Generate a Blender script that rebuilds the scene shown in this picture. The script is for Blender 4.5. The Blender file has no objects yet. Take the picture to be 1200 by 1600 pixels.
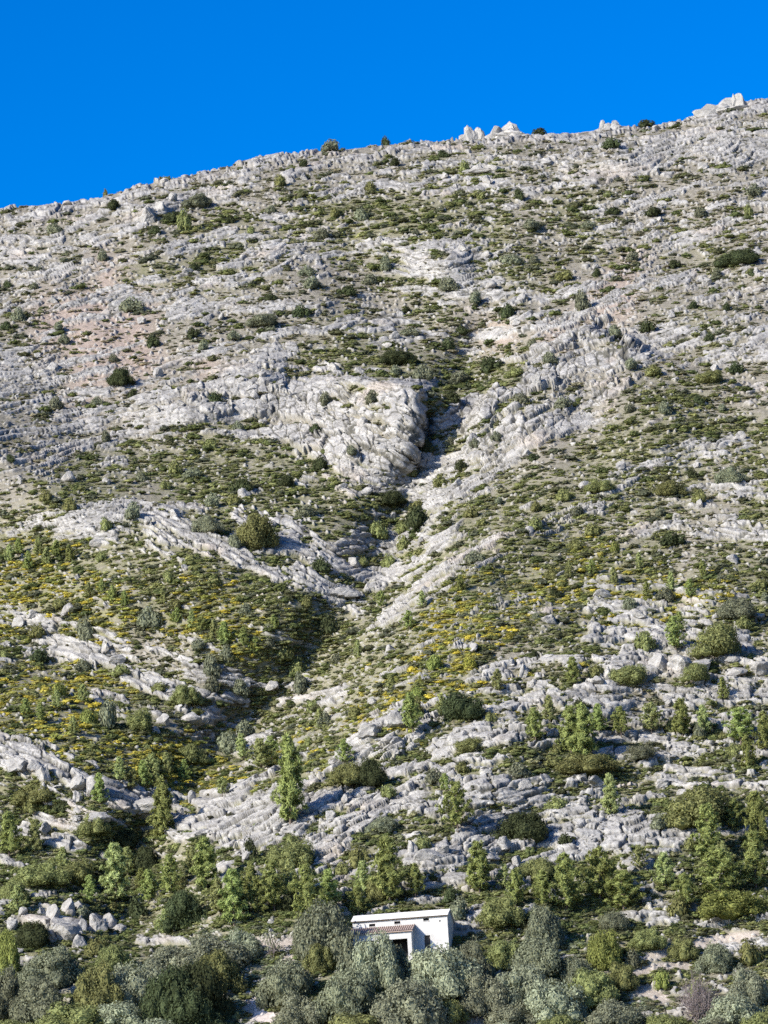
import bpy, math, random
import numpy as np
from mathutils import Vector, Matrix

RNG = np.random.default_rng(11)
random.seed(5)
SC = bpy.context.scene
COL = SC.collection
rad = math.radians
f32 = np.float32

# ------------------------------------------------------------------ camera
F = 600.0 / math.tan(rad(4.5))          # focal length in pixels of a 1200 wide frame
PITCH, ROLL = rad(10.0), rad(3.5)
fw = np.array([0, math.cos(PITCH), math.sin(PITCH)])
U0 = np.array([0, -math.sin(PITCH), math.cos(PITCH)])
X0 = np.array([1.0, 0, 0])
rt = X0 * math.cos(ROLL) - U0 * math.sin(ROLL)
up = U0 * math.cos(ROLL) + X0 * math.sin(ROLL)
cam_d = bpy.data.cameras.new('camera')
cam_d.sensor_fit = 'HORIZONTAL'
cam_d.sensor_width = 36.0
cam_d.lens = 18.0 / math.tan(rad(4.5))
cam_d.clip_start = 1.0
cam_d.clip_end = 20000
cam = bpy.data.objects.new('camera', cam_d)
COL.objects.link(cam)
m = Matrix.Identity(4)
for i, v in enumerate((rt, up, -fw)):
    for k in range(3):
        m[k][i] = v[k]
cam.matrix_world = m
SC.camera = cam


def ray(u, v):
    """direction through a frame point, scaled so that y = 1"""
    a = (np.asarray(u, float) - 600.0) / F
    b = -(np.asarray(v, float) - 800.0) / F
    d = [fw[k] + a * rt[k] + b * up[k] for k in range(3)]
    return d[0] / d[1], d[2] / d[1]


# ------------------------------------------------------------------ noise
def _tab(seed, n=256):
    return np.random.default_rng(seed).random((n, n)).astype(f32)


def vnoise(x, y, seed):
    T = _tab(seed)
    xi = np.floor(x).astype(np.int32); yi = np.floor(y).astype(np.int32)
    fx = (x - xi).astype(f32); fy = (y - yi).astype(f32)
    fx = fx * fx * fx * (fx * (fx * 6 - 15) + 10); fy = fy * fy * fy * (fy * (fy * 6 - 15) + 10)
    x0 = xi & 255; x1 = (xi + 1) & 255; y0 = yi & 255; y1 = (yi + 1) & 255
    a = T[y0, x0]; b = T[y0, x1]; c = T[y1, x0]; d = T[y1, x1]
    return (a + (b - a) * fx) * (1 - fy) + (c + (d - c) * fx) * fy


def fbm(x, y, seed, octv=4, gain=0.5):
    s = 0; a = 1.0; t = 0
    for o in range(octv):
        s = s + a * vnoise(x * 2 ** o + 17.3 * o, y * 2 ** o + 9.1 * o, seed + o)
        t += a; a *= gain
    return s / t


def worley(x, y, seed, jit=0.9, tilt=False):
    A, B, C = _tab(seed), _tab(seed + 1), _tab(seed + 2)
    xi = np.floor(x).astype(np.int32); yi = np.floor(y).astype(np.int32)
    F1 = np.full(x.shape, 9, f32); F2 = np.full(x.shape, 9, f32); ID = np.zeros(x.shape, f32); TL = np.zeros(x.shape, f32)
    for dy in (-1, 0, 1):
        for dx in (-1, 0, 1):
            cx = (xi + dx); cy = (yi + dy)
            ix = cx & 255; iy = cy & 255
            px = cx + 0.5 + (A[iy, ix] - 0.5) * jit - x
            py = cy + 0.5 + (B[iy, ix] - 0.5) * jit - y
            d = (px * px + py * py).astype(f32)
            near = d < F1
            F2 = np.where(near, F1, np.minimum(F2, d))
            ID = np.where(near, C[iy, ix], ID)
            TL = np.where(near, (A[ix, iy] - .5) * px * 1.6 + (B[ix, iy] - .15) * py * 2.0, TL)
            F1 = np.where(near, d, F1)
    if tilt: return np.sqrt(F1), np.sqrt(F2), ID, TL.astype(f32)
    return np.sqrt(F1), np.sqrt(F2), ID


def sstep(a, b, x):
    t = np.clip((x - a) / (b - a), 0, 1)
    return t * t * (3 - 2 * t)


# ------------------------------------------------------------------ how the slope is covered (50 unit cells, row 3 first)
ROCK = """
666666666666666666667667
555555555555676765566578
666666666666667767886567
556665566655554455556677
655565555445544445566655
555654456765565544455654
556655566665556665566666
556665566665677665777777
555656667767544578986545
556566887788875899864433
667657667888967998543333
665543333578878653444444
333333333444366533455544
446755433444345645565565
112467864444555622222232
111112356666542111222222
343212222242234444444333
344542211222454454356644
112344333455322466666565
111234543443464676566655
531123444236777754456544
355343233235646775446643
355436786767755656674222
332212465476466645663311
332111132574366542135211
566411111132254311113122
232122332111111222212343
111111122111111111122422
111111122111111111111211
""".split()
TONE = """
ssssssssssssssssssssssss
ssssssssssssssssssssssss
sssssssssssssgggssssssss
sssssssssgggggggsggsssss
ssssssggggggggggssgssgss
ssspggggssssgggggsspssgs
sppppssssssssgssssppssss
sppppsssssggssspspsssggs
sspppspsgggggggggsssssss
sspssssssssgggdggsssggss
ssssssggssssssddsssggggg
ssgggggggdggsggsssggggsg
sgggsggggdggggggggggggsg
gggggggdddggggdggggsgssg
yygggggddgggdddgggyggsgg
yyyyggygggggggygyyyyyyyg
ygyysyyygggggyyygggyyygg
gsgsssgygggggyyssggggssg
yyyyggssdgggyyyyggsssdgg
yyydgssggggyygggdgsssggs
gyyyyyyggyggddgdggdgggdg
ggggyyyygdggddgdgggggggg
ddgddddgddddggdggdggdddg
dgddddddddgdggggdggdgdgg
ddgddddddddgdggggddddggd
ddgdggddddddgddgddddgggg
gdgdddoodddodddgdodgggsg
ddddoddooddodddoooogggsg
ddgdddooddoooooooogosooo
""".split()


def grid_lookup(rows, fn, u, v):
    G = np.array([[fn(c) for c in r.ljust(24, r[-1])[:24]] for r in rows], f32)
    x = np.clip(u / 50.0 - 0.5, 0, 22.999); y = np.clip(v / 50.0 - 3.5, 0, len(rows) - 1.001)
    xi = x.astype(int); yi = y.astype(int); fx = x - xi; fy = y - yi
    return (G[yi, xi] * (1 - fx) + G[yi, xi + 1] * fx) * (1 - fy) + (G[yi + 1, xi] * (1 - fx) + G[yi + 1, xi + 1] * fx) * fy


def pdist(u, v, pts):
    """distance to a polyline and the share of the way along it"""
    best = np.full(np.shape(u), 1e9); tt = np.zeros(np.shape(u)); n = len(pts) - 1
    for i in range(n):
        (x0, y0), (x1, y1) = pts[i], pts[i + 1]
        dx, dy = x1 - x0, y1 - y0
        t = np.clip(((u - x0) * dx + (v - y0) * dy) / (dx * dx + dy * dy), 0, 1)
        d = np.hypot(u - x0 - t * dx, v - y0 - t * dy)
        k = d < best
        best = np.where(k, d, best); tt = np.where(k, (i + t) / n, tt)
    return best, tt


SKY_U = [-400, 0, 40, 130, 165, 250, 320, 400, 470, 520, 600, 700, 800, 900, 1000, 1060, 1100, 1140, 1200, 1600]
SKY_V = [405, 331, 322, 317, 307, 283, 270, 250, 240, 236, 227, 220, 214, 211, 201, 191, 180, 166, 156, 80]


def skyline(u):
    return np.interp(u, SKY_U, SKY_V)


GULLY = [(760, 520), (730, 570), (705, 640), (680, 710), (640, 790), (600, 900), (545, 990), (470, 1090), (400, 1150), (330, 1215), (262, 1290), (210, 1400)]
RSPUR = [(1500, 520), (1250, 575), (1010, 640), (890, 720), (770, 880), (620, 1060), (480, 1190), (350, 1300), (290, 1400)]
LSPUR = [(-200, 660), (-40, 720), (130, 800), (300, 862), (450, 930), (550, 960)]
LLOW = [(-200, 1120), (-50, 1160), (120, 1225), (260, 1290)]
LGUL = [(-200, 900), (0, 985), (200, 1060), (400, 1140)]
UGUL = [(560, 420), (640, 480), (720, 545)]


def relief(u, v):
    """how far (metres) the slope stands behind (+) or before (-) its mean plane"""
    r = np.zeros(np.shape(u))
    d, t = pdist(u, v, GULLY); r += (5 + 14 * sstep(.3, .6, t)) * np.exp(-(d / (40 + 45 * sstep(.3, .6, t))) ** 2)
    d, t = pdist(u, v, RSPUR); 
    below = v > np.interp(u, [p[0] for p in RSPUR[::-1]], [p[1] for p in RSPUR[::-1]])
    r -= 13 * np.exp(-(d / np.where(below, 1100, 115)) ** 2)
    d, t = pdist(u, v, LSPUR); r -= 10 * np.exp(-(d / 75) ** 2)
    d, t = pdist(u, v, LLOW); r -= 6 * np.exp(-(d / 70) ** 2)
    d, t = pdist(u, v, LGUL); r += 6 * np.exp(-(d / 70) ** 2)
    d, t = pdist(u, v, UGUL); r += 5 * np.exp(-(d / 70) ** 2)
    # cliff west of the gully: stands forward, breaks off at its eastern edge
    wob = 9 * np.sin(v / 17.0) + 6 * np.sin(v / 7.3 + 1)
    edge = np.interp(v, [560, 600, 640, 690, 745, 790], [690, 668, 652, 652, 628, 615]) + wob * .5
    top = np.interp(u, [380, 450, 520, 600, 660, 700], [640, 600, 590, 592, 605, 620])
    bot = np.interp(u, [380, 450, 520, 600, 640, 700], [680, 700, 740, 752, 745, 720])
    fall = sstep(0, 1, (v - top) / 16 + .5) * np.clip(1 - (v - top) / (bot - top), 0, 1)
    west = sstep(400, 650, u)
    r -= 17 * fall * west * (1 - .30 * sstep(-4, 4, u - edge) - .70 * sstep(0, 120, u - edge))
    r += 5 * np.exp(-((u - edge - 13) / 10) ** 2 - ((v - 680) / 45) ** 2)
    # cliff east of the gully
    top = np.interp(u, [735, 780, 830, 880, 915, 960, 1010, 1120], [650, 585, 560, 530, 512, 528, 552, 590])
    bot = np.interp(u, [735, 780, 830, 880, 915, 960, 1010, 1120], [700, 715, 715, 690, 670, 650, 640, 640])
    fall = sstep(0, 1, (v - top) / 18 + .5) * np.clip(1 - (v - top) / (bot - top), 0, 1)
    r -= 11 * fall * sstep(730, 760, u + wob * .4) * (1 - sstep(905, 1120, u))
    # smaller crags of the upper slope
    for (cx, cy, w, h, a) in ((690, 412, 40, 22, 4), (290, 640, 70, 40, 4), (740, 500, 80, 22, 3), (960, 255, 60, 16, 4), (400, 610, 60, 40, 4),
                              (150, 520, 40, 14, 2), (1130, 165, 50, 18, 3), (240, 330, 40, 18, 4), (1120, 500, 90, 40, 4), (770, 215, 70, 14, 3),
                              (620, 240, 30, 12, 2), (730, 1150, 90, 60, 3), (580, 1150, 60, 40, 3), (760, 1250, 70, 40, 3), (215, 1262, 35, 18, 2.5)):
        k = np.clip((v - cy) / h, -1, 1)
        r -= a * np.exp(-((u - cx) / w) ** 2 - ((v - cy) / h) ** 2) * (1 - .4 * k)
    return r


def base_depth(u, v):
    rx, rz = ray(u, v)
    te = np.minimum(rz, .36)
    R = 281.3 / (0.65 - te)
    low = fbm(u / 210.0, v / 130.0, 3, 3) - .5
    R = R + relief(u, v) + 9 * low
    s = v - skyline(u)
    R = R + 22 * np.exp(-np.maximum(s, 0) / 9.0) + 8 * np.exp(-np.maximum(s, 0) / 45.0)
    return R


BANDS = [  # polyline, half width, cover wanted (1 bare rock, 0 scrub)
    ([(105, 825), (150, 795), (190, 795), (250, 825), (330, 860), (420, 895), (500, 925), (560, 955)], 19, .78),
    ([(300, 850), (380, 905), (440, 925)], 16, .8),
    ([(0, 860), (30, 838), (65, 815)], 9, .9),
    ([(615, 950), (660, 915), (700, 890), (770, 840)], 14, .8),
    ([(655, 765), (705, 740), (770, 712)], 15, .72),
    ([(560, 830), (520, 880), (590, 905)], 14, .8),
    ([(545, 1085), (500, 1100), (440, 1140), (395, 1160)], 10, .9),
    ([(0, 1178), (60, 1190), (110, 1215), (150, 1232)], 17, .95),
    ([(180, 1235), (235, 1262)], 14, .9),
    ([(60, 1290), (110, 1310)], 18, .9), ([(115, 1265), (150, 1278)], 8, .85),
    ([(285, 1300), (330, 1275), (400, 1255), (430, 1255)], 26, .95),
    ([(345, 1355), (350, 1385)], 8, .9), ([(455, 1360), (520, 1330), (560, 1320)], 16, .9), ([(500, 1370), (530, 1400)], 16, .85),
    ([(470, 1290), (560, 1260), (640, 1255)], 22, .92), ([(540, 1200), (580, 1130), (620, 1110)], 20, .9),
    ([(700, 1190), (760, 1150), (800, 1130)], 26, .85), ([(730, 1245), (790, 1235)], 24, .92),
    ([(650, 1350), (720, 1330), (740, 1340)], 16, .9), ([(870, 1300), (960, 1290), (1040, 1300)], 20, .88), ([(990, 1340), (1030, 1370)], 12, .8),
    ([(1200, 205), (1100, 218), (1020, 235), (960, 258), (880, 270)], 12, .95), ([(1200, 300), (1100, 330)], 14, .8),
    ([(430, 640), (520, 670), (600, 700), (640, 690)], 42, .95), ([(760, 660), (820, 630), (900, 590), (930, 530)], 42, .96),
    ([(790, 690), (860, 660), (950, 630)], 22, .92), ([(290, 640), (360, 610), (420, 580)], 26, .9),
    ([(650, 412), (720, 412)], 14, .9), ([(740, 265), (780, 255)], 9, .95), ([(850, 285), (930, 265)], 10, .95),
    # scrub bands
    ([(740, 815), (830, 745), (905, 690), (1000, 618), (1080, 590), (1200, 580)], 12, .08),
    ([(950, 680), (1050, 660), (1200, 650)], 22, .15), ([(860, 770), (960, 720), (1040, 700)], 12, .12),
    ([(0, 810), (60, 785), (130, 765), (240, 752), (400, 740), (470, 730)], 16, .06),
    ([(210, 705), (330, 700), (440, 715)], 13, .1), ([(100, 740), (150, 715)], 9, .1),
    ([(560, 1050), (680, 960), (800, 890), (940, 870), (1100, 880), (1200, 905)], 20, .05),
    ([(540, 1110), (620, 1080), (740, 1040), (800, 990), (900, 985)], 14, .08), ([(430, 1180), (500, 1130)], 16, .05),
    ([(960, 790), (1080, 740), (1200, 720)], 12, .12), ([(900, 830), (1000, 800), (1200, 790)], 9, .2), ([(800, 850), (850, 800), (900, 770)], 10, .15),
    ([(700, 1030), (600, 1090), (520, 1150)], 12, .1), ([(820, 1205), (920, 1200), (1000, 1215)], 9, .15),
    ([(560, 1330), (620, 1290), (700, 1290)], 12, .2), ([(300, 350), (500, 330), (620, 345)], 12, .25), ([(380, 300), (470, 290)], 10, .3), ([(0, 400), (200, 390), (330, 420)], 9, .3),
    ([(840, 430), (1000, 420), (1150, 410)], 10, .25), ([(480, 540), (620, 545), (700, 555)], 12, .15), ([(880, 310), (1000, 290), (1080, 300)], 9, .3),
    ([(550, 560), (680, 570), (800, 590)], 14, .12), ([(690, 590), (760, 600)], 12, .2),
    ([(0, 880), (150, 880), (300, 910), (480, 980), (540, 1010)], 26, .03),
    ([(0, 1090), (120, 1130), (260, 1190), (330, 1190)], 30, .03), ([(600, 330), (760, 350), (960, 330)], 14, .3),
    ([(830, 1190), (960, 1200), (1020, 1230)], 10, .1), ([(640, 1290), (560, 1310)], 6, .2), ([(960, 1020), (840, 1010)], 8, .15),
]
# bare ground around the hut and on the track
DIRT = [([(385, 1475), (460, 1478)], 9), ([(455, 1500), (440, 1512)], 10), ([(395, 1575), (425, 1560), (430, 1548)], 14), ([(400, 1592), (440, 1590)], 9),
        ([(700, 1592), (800, 1597), (620, 1602)], 8), ([(990, 1520), (1040, 1508), (1075, 1508)], 7), ([(1000, 1545), (1035, 1560)], 9), ([(1010, 1495), (1110, 1470), (1180, 1462)], 8)]

# how the beds of rock run across the slope: lines of one bed, from the crest down
BEDS = [
    [(0, 330), (320, 268), (600, 226), (900, 210), (1200, 155)],
    [(0, 420), (300, 355), (600, 315), (900, 285), (1200, 215)],
    [(0, 520), (300, 440), (600, 400), (900, 370), (1200, 290)],
    [(0, 620), (200, 590), (450, 525), (600, 520), (720, 525), (800, 505), (900, 470), (1200, 380)],
    [(0, 690), (200, 660), (420, 620), (600, 660), (690, 690), (760, 650), (900, 570), (1200, 480)],
    [(0, 790), (150, 742), (300, 715), (450, 730), (600, 780), (645, 795), (700, 765), (850, 690), (1000, 620), (1200, 575)],
    [(0, 845), (100, 812), (190, 802), (300, 855), (450, 915), (560, 958), (610, 955), (700, 890), (800, 830), (950, 770), (1200, 720)],
    [(0, 930), (150, 955), (300, 1005), (450, 1040), (530, 1045), (600, 1015), (700, 950), (850, 885), (1000, 865), (1200, 890)],
    [(0, 1030), (150, 1080), (300, 1130), (420, 1155), (500, 1110), (600, 1060), (750, 1005), (900, 975), (1050, 985), (1200, 1020)],
    [(0, 1165), (120, 1225), (240, 1275), (310, 1290), (400, 1245), (500, 1190), (600, 1140), (700, 1100), (900, 1075), (1200, 1100)],
    [(0, 1290), (150, 1320), (250, 1370), (340, 1390), (450, 1320), (600, 1245), (800, 1210), (1200, 1190)],
    [(0, 1450), (300, 1460), (600, 1400), (900, 1330), (1200, 1310)],
    [(0, 1580), (300, 1580), (600, 1540), (900, 1500), (1200, 1480)],
    [(0, 1760), (1200, 1740)]]
# coarse control maps -----------------------------------------------------------------------------------------
CS = 3.0
cu = np.arange(-420, 1621, CS); cv = np.arange(60, 1721, CS)
CU, CV = np.meshgrid(cu, cv)
C_depth = base_depth(CU, CV)
wu = CU + 34 * (fbm(CU / 60, CV / 40, 21, 3) - .5); wv = CV + 26 * (fbm(CU / 60, CV / 40, 25, 3) - .5)
C_cover = grid_lookup(ROCK, lambda c: int(c) / 9.5, wu, wv)
for pts, w, val in BANDS:
    d, _ = pdist(wu * .5 + CU * .5, wv * .5 + CV * .5, pts)
    if val < .4: w = w * 1.45
    k = 1 - sstep(w * .55, w * 1.5, d)
    C_cover = C_cover * (1 - k) + val * k
C_cover = C_cover * (1 - .28 * sstep(700, 800, CU) * sstep(640, 720, CV) * (1 - sstep(900, 960, CV)))          # greener flanks
C_cover = C_cover * (1 - .16 * sstep(1260, 1400, CV)) * (1 - .25 * (1 - sstep(500, 600, CU)) * sstep(690, 730, CV) * (1 - sstep(780, 800, CV)))
C_dirt = np.zeros_like(CU)
for pts, w in DIRT:
    d, _ = pdist(wu * .3 + CU * .7, wv * .3 + CV * .7, pts)
    C_dirt = np.maximum(C_dirt, 1 - sstep(w * .6, w * 1.3, d))
C_cover = np.clip(C_cover * (.72 + .30 * sstep(520, 700, CV)), 0.01, .97) * (1 - C_dirt)
bv = np.stack([np.interp(cu, [p[0] for p in b], [p[1] for p in b]) for b in BEDS])
bval = bv.mean(1)
C_bed = np.stack([np.interp(cv, bv[:, i], bval, left=bval[0] - 60, right=bval[-1]) for i in range(len(cu))], 1)
for _ in range(3):                                                        # smooth the kinks
    k_ = 9; ker = np.ones(2 * k_ + 1) / (2 * k_ + 1)
    A_ = np.pad(C_bed, k_, mode='edge')
    A_ = np.apply_along_axis(lambda r: np.convolve(r, ker, 'valid'), 1, A_)
    C_bed = np.apply_along_axis(lambda r: np.convolve(r, ker, 'valid'), 0, A_)
C_bed = -C_bed / 9.0
d1, _ = pdist(CU, CV, [(450, 660), (560, 670), (640, 680)]); d2, _ = pdist(CU, CV, [(765, 660), (830, 620), (900, 590), (935, 560)])
d3, _ = pdist(CU, CV, [(300, 640), (400, 610)])
C_cliff = np.maximum(np.maximum(1 - sstep(40, 85, d1), 1 - sstep(45, 90, d2)), .6 * (1 - sstep(25, 60, d3)))
C_pink = grid_lookup(TONE, lambda c: 1.0 if c == 'p' else 0.0, wu, wv)
C_green = grid_lookup(TONE, lambda c: {'s': .2, 'p': 0, 'g': .8, 'y': 1, 'd': .9, 'o': .7}[c], wu, wv)


def cmap(A, u, v):
    x = np.clip((u - cu[0]) / CS, 0, len(cu) - 1.001); y = np.clip((v - cv[0]) / CS, 0, len(cv) - 1.001)
    xi = x.astype(int); yi = y.astype(int); fx = x - xi; fy = y - yi
    return (A[yi, xi] * (1 - fx) + A[yi, xi + 1] * fx) * (1 - fy) + (A[yi + 1, xi] * (1 - fx) + A[yi + 1, xi + 1] * fx) * fy


# ------------------------------------------------------------------ the hillside mesh
gu = np.concatenate([np.arange(-400, -40, 4.0), np.arange(-40, 1240, 1.25), np.arange(1240, 1601, 4.0)])
T_IN = np.linspace(0, 1, 1180) ** 1.0
VEND = 1670.0
GU = np.tile(gu, (len(T_IN), 1))
SKV = skyline(gu)
GV = SKV[None, :] + (VEND - SKV[None, :]) * T_IN[:, None]
GR = cmap(C_depth, GU, GV)
rx, rz = ray(GU, GV)
P = np.stack([rx * GR, GR, rz * GR], -1)
# smooth normals of the base surface
tu = np.gradient(P, axis=1); tv = np.gradient(P, axis=0)
N = np.cross(tu, tv); N /= np.linalg.norm(N, axis=-1, keepdims=True) + 1e-12
N[N[..., 1] > 0] *= -1
XX = P[..., 0].astype(f32); SS = (cmap(C_bed, GU, GV) + 2.4 * (fbm(P[..., 0] / 9, P[..., 2] / 9, 31, 2) - .5)).astype(f32)
YY = P[..., 1].astype(f32)

cover = cmap(C_cover, GU, GV).astype(f32); cliff = cmap(C_cliff, GU, GV).astype(f32); dirt = cmap(C_dirt, GU, GV).astype(f32)
nz = .42 * (fbm(XX / 3.4, SS / .80, 41, 4, .62) * (1 - sstep(800, 1100, GV)) + fbm(XX / 3.8, SS / 1.5, 43, 4, .55) * sstep(800, 1100, GV)) + .20 * fbm(XX / 1.2 + 50, SS / .55, 47, 3, .6) + .38 * fbm(XX / 12 + 9, SS / 1.5, 49, 3, .5)
q = np.quantile(nz[::7, ::7], np.linspace(0, 1, 200))
UN = np.interp(nz, q, np.linspace(0, 1, 200)).astype(f32)
e = cover - UN
rock = sstep(-.02, .13, e)
# blocks split by joints: wide and low on the open slope, tall on the cliffs
wx = (fbm(XX / 1.6, SS / 1.6, 55, 3) - .5); wy = (fbm(XX / 1.6 + 90, SS / 1.6, 59, 3) - .5)
f1, f2, idA, tA = worley(XX / 5.0 + wx * 1.0, SS / .72 + wy * .8, 61, .9, True)
jA = sstep(.01, .17, f2 - f1)
h1, h2, idE, tE = worley(XX / 3.3 + wx * .9, SS / 1.6 + wy * .8, 63, .9, True)
jE = sstep(.01, .13, h2 - h1)
g1, g2, idB, tB = worley(XX / 1.9 + wx * 1.4, SS / .40 + wy * 1.4, 67, .9, True)
jB = .35 + .65 * sstep(.02, .22, g2 - g1)
ZZ = P[..., 2].astype(f32)
c1, c2, idC, tC = worley(XX / 1.3 + wx * .7, ZZ / 2.3 + wy * .7, 71, .9, True)
jC = sstep(.01, .14, c2 - c1)
b1, b2, idD, tD = worley(XX / 4.6 + wx * .5, ZZ / 6.5 + wy * .5, 73, .9, True)
jD = sstep(.01, .10, b2 - b1)
led = (SS / 1.15 + 1.3 * (fbm(XX / 5, SS / 5, 77, 3) - .5) * 2) % 1.0
led = sstep(0, .10, led) * (1 - sstep(.12, 1.0, led) * .95)
fine = fbm(XX / .35, SS / .3, 83, 3) - .5
mid = fbm(XX / 1.1, SS / .9, 87, 3) - .5
open_h = (.08 + .22 * idA + .20 * tA + .15 * np.minimum(e * 2.2, .8)) * jA + (.08 * idB + .08 * tB + .01) * jB + .30 * led + .07 * mid
low_h = (.10 + .34 * idE + .34 * tE + .18 * np.minimum(e * 2.2, .8)) * jE + (.08 * idA + .10 * tA) * jA + (.05 * idB + .08 * tB) * jB + .14 * led + .07 * mid
lowk = sstep(780, 1080, GV)
crest = 1 - sstep(10, 60, GV - SKV[None, :])
open_h = open_h * (1 - lowk) + low_h * lowk + crest * (.45 * idE + .4 * tE) * jE
jO = jA * (1 - lowk) + jE * lowk
cl_h = (.2 + 1.0 * idD + .8 * tD) * (.3 + .7 * jD) + (.12 + .26 * idC + .24 * tC) * jC + (.06 * idB + .08 * tB) * jB + .10 * mid
hrock = open_h * (1 - cliff) + cl_h * cliff
near = .66 + .34 * sstep(600, 1000, GV)
disp = rock * (hrock * near + .07 * fine) + (1 - rock) * (.10 * (fbm(XX / .8, SS / .6, 91, 3) - .5) + .06 * fine)
# lone stones in the soil
s1, s2, idS = worley(XX / .8, SS / .5, 97)
stone = (1 - sstep(.18, .36, s1)) * (idS > .72) * (1 - rock)
disp = disp + stone * .22 * (.4 + idS)
P = P + N * disp[..., None]
rockmask = np.maximum(rock, stone * .9).astype(f32)
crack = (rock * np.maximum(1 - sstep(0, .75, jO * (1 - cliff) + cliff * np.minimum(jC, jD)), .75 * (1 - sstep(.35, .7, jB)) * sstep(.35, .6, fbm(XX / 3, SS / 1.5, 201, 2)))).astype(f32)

# rows behind the crest and rows in front of the frame down to the valley floor
top = P[0]
back = []
for dy, dz in ((6, -.8), (18, -5), (45, -17), (120, -52), (400, -190)):
    b = top.copy(); b[:, 0] *= (b[:, 1] + dy) / b[:, 1]; b[:, 1] += dy; b[:, 2] += dz; back.append(b)
bot = P[-1]
front = []
for k in (0.03, .08, .16, .3, .5, .75, .97):
    b = bot.copy(); b[:, 1] = bot[:, 1] * (1 - k); b[:, 2] = bot[:, 2] * (1 - min(1, k * 1.12)) - 1.9 * k; b[:, 0] = bot[:, 0] * (1 - .3 * k); front.append(b)
ALL = np.concatenate([np.stack(back[::-1]), P, np.stack(front)], 0)
nb = len(back); nr, nc = ALL.shape[:2]


def pad(A):
    return np.concatenate([np.repeat(A[:1], nb, 0), A, np.repeat(A[-1:], len(front), 0)], 0).astype(f32)


def mesh_from(name, verts, faces_flat, per_face, smooth=False):
    """verts (n,3); faces_flat index array; per_face 3/4 or array of loop totals"""
    me = bpy.data.meshes.new(name)
    verts = np.ascontiguousarray(verts, f32); faces_flat = np.ascontiguousarray(faces_flat, np.int32).ravel()
    if np.isscalar(per_face):
        nf = len(faces_flat) // per_face; tot = np.full(nf, per_face, np.int32)
    else:
        tot = np.asarray(per_face, np.int32); nf = len(tot)
    me.vertices.add(len(verts)); me.vertices.foreach_set('co', verts.ravel())
    me.loops.add(len(faces_flat)); me.loops.foreach_set('vertex_index', faces_flat)
    me.polygons.add(nf)
    st = np.zeros(nf, np.int32); st[1:] = np.cumsum(tot)[:-1]
    me.polygons.foreach_set('loop_start', st); me.polygons.foreach_set('loop_total', tot)
    me.polygons.foreach_set('use_smooth', np.full(nf, smooth, bool))
    me.update(calc_edges=True)
    me.validate()
    return me


def add_attr(me, name, arr):
    a = me.attributes.new(name, 'FLOAT', 'POINT'); a.data.foreach_set('value', np.ascontiguousarray(arr, f32).ravel())


def add_col(me, name, arr):
    a = me.attributes.new(name, 'FLOAT_COLOR', 'POINT')
    c = np.ones((len(arr), 4), f32); c[:, :3] = arr
    a.data.foreach_set('color', c.ravel())


def tag(o, label=None, cat=None, group=None, kind=None):
    if label: o['label'] = label
    if cat: o['category'] = cat
    if group: o['group'] = group
    if kind: o['kind'] = kind
    return o


def link(name, me, mat=None, parent=None):
    o = bpy.data.objects.new(name, me)
    COL.objects.link(o)
    if mat is not None and len(me.materials) == 0:
        me.materials.append(mat)
    if parent is not None:
        o.parent = parent
    return o


# ------------------------------------------------------------------ materials
class NT:
    def __init__(s, name):
        s.m = bpy.data.materials.new(name); s.m.use_nodes = True
        s.t = s.m.node_tree; s.t.nodes.clear()
        s.out = s.n('ShaderNodeOutputMaterial')

    def n(s, typ, **kw):
        nd = s.t.nodes.new(typ)
        for k, v in kw.items(): setattr(nd, k, v)
        return nd

    def l(s, a, b): s.t.links.new(a, b)

    def val(s, sock, v):
        if hasattr(v, 'is_linked') or isinstance(v, bpy.types.NodeSocket): s.l(v, sock)
        else: sock.default_value = v

    def math(s, op, a, b=0.0, clamp=False):
        nd = s.n('ShaderNodeMath', operation=op, use_clamp=clamp); s.val(nd.inputs[0], a); s.val(nd.inputs[1], b); return nd.outputs[0]

    def mix(s, fac, a, b, typ='MIX'):
        nd = s.n('ShaderNodeMix', data_type='RGBA', blend_type=typ)
        s.val(nd.inputs[0], fac); s.val(nd.inputs[6], a if not isinstance(a, tuple) else (*a, 1)[:4]); s.val(nd.inputs[7], b if not isinstance(b, tuple) else (*b, 1)[:4])
        return nd.outputs[2]

    def noise(s, scale, detail=4, rough=.6, coord=None):
        nd = s.n('ShaderNodeTexNoise'); nd.inputs['Scale'].default_value = scale; nd.inputs['Detail'].default_value = detail; nd.inputs['Roughness'].default_value = rough
        if coord is not None: s.l(coord, nd.inputs['Vector'])
        return nd.outputs[0]

    def ramp(s, fac, a, b, lo=0.0, hi=1.0):
        nd = s.n('ShaderNodeMapRange'); nd.interpolation_type = 'SMOOTHSTEP'
        s.val(nd.inputs[0], fac); nd.inputs[1].default_value = a; nd.inputs[2].default_value = b; nd.inputs[3].default_value = lo; nd.inputs[4].default_value = hi
        return nd.outputs[0]

    def attr(s, name, fac=True):
        nd = s.n('ShaderNodeAttribute', attribute_name=name); return nd.outputs['Fac'] if fac else nd.outputs['Color']

    def coord(s): return s.n('ShaderNodeTexCoord').outputs['Object']


def rock_colour(nt, co):
    n1 = nt.noise(.55, 5, .65, co); n2 = nt.noise(2.6, 5, .7, co); n3 = nt.noise(.11, 3, .5, co)
    c = nt.mix(nt.ramp(n1, .3, .7), (.222, .212, .195), (.415, .398, .362))
    c = nt.mix(nt.ramp(n2, .50, .70, 0, .8), c, (.14, .137, .128))          # lichen and weather stains
    c = nt.mix(nt.ramp(n3, .56, .72, 0, .45), c, (.40, .325, .25))              # rusty patches
    return c, n2


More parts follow.
